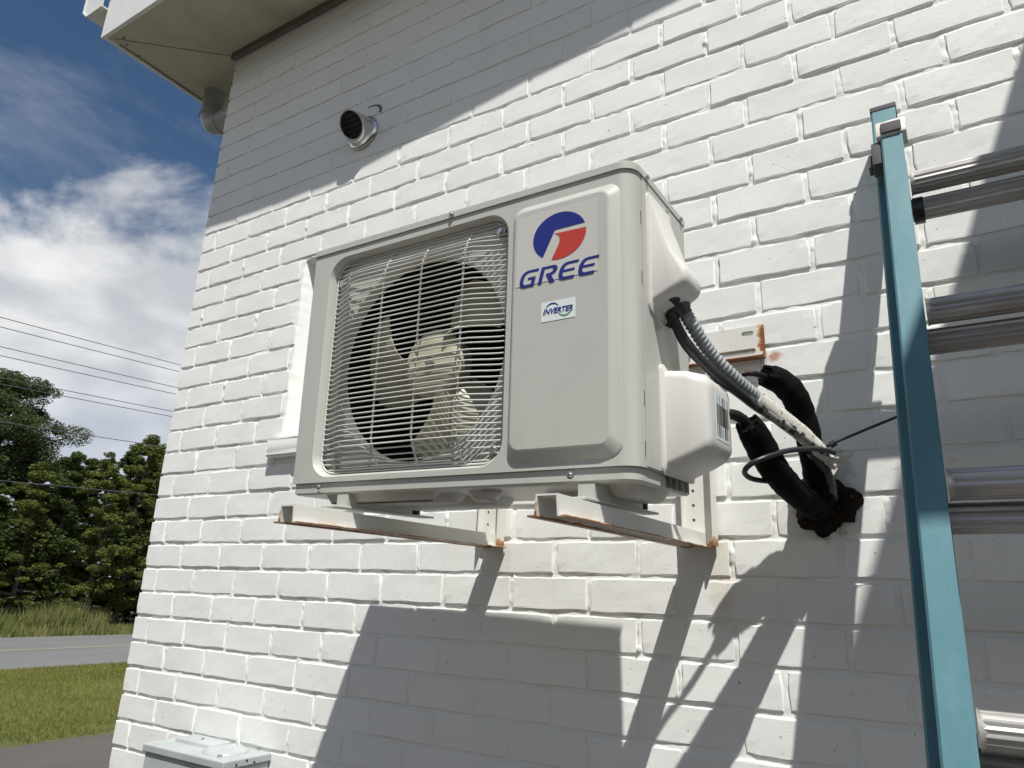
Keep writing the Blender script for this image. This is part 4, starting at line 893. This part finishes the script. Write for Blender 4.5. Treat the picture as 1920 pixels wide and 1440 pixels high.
for x0, x1 in ((-0.046, 0.005), (LWD-0.005, LWD+0.046)):
    lbox('guide_bracket', x0, x1, -0.136, -0.094, F0-0.030, F0+0.004, M_CAP, 0.003)
    lbox('guide_pad', x0+0.009, x1-0.008, -0.124, -0.096, F0+0.0042, F0+0.009, M_CAPD, 0.002)
lbox('rail_guard', -0.056, -0.0395, -0.092, -0.030, F0-0.040, F0-0.006, M_CAPD, 0.003)
lbox('guide_clip', -0.063, -0.0562, -0.070, -0.034, F0-0.036, F0-0.015, M_CAPD, 0.002)
bm = bmesh.new(); tube(bm, [lframe(-0.001, 0.036, R0n-0.020), lframe(0.016, 0.036, R0n-0.020)], 0.0245, 18); mobj('rung_cap', bm, M_BLACK, lad, 40)
for x in (-0.045, LWD+0.005): lbox('foot', x, x+0.04, S_END-0.002, S_END+0.045, F0-0.065, F0+0.004, M_CAPD, 0.005)

# ------------------------------------------------------------------ meter box low on the wall
mb = empty('meter_box', (0.41, -0.003, -2.14), 'grey metal electrical enclosure with a hub on its lid, low on the wall', 'meter box')
bm = bmesh.new(); box(bm, 0.004, 0.350, -0.152, -0.004, 0.0, 0.327, 0.004, 2); mobj('enclosure', bm, M_METER, mb)
bm = bmesh.new(); box(bm, -0.002, 0.356, -0.159, -0.002, 0.328, 0.350, 0.004, 2); mobj('lid', bm, M_METER, mb)
bm = bmesh.new(); loft(bm, [[(a, b_, z) for a, b_ in rrect(0.035+i_, 0.20-i_, -0.088+i_, -0.012-i_, 0.010, 4)] for z, i_ in ((0.3502, 0), (0.358, 0.002), (0.360, 0.005))], False, True); mobj('hub_plate', bm, M_METER, mb, 40)
bm = bmesh.new(); lathe(bm, [(0, 0.062), (0.004, 0.060), (0.009, 0.045), (0.012, 0.02)], (0.255, -0.076, 0.3502), (0, 0, 1), 24); mobj('cover_dome', bm, M_METER, mb, 60)
bm = bmesh.new(); lathe(bm, [(0, 0.007), (0.005, 0.007)], (0.298, -0.128, 0.3502), (0, 0, 1), 6); lathe(bm, [(0, 0.005), (0.003, 0.004)], (0.115, -0.05, 0.3602), (0, 0, 1), 8); mobj('bolt', bm, M_STEEL, mb)
for y, z in ((-0.118, 0.337), (-0.085, 0.343), (-0.060, 0.335)):
    bm = bmesh.new(); lathe(bm, [(0, 0.0032), (0.001, 0.003)], (0.3562, y, z), (1, 0, 0), 10); mobj('knockout', bm, M_DARK, mb)
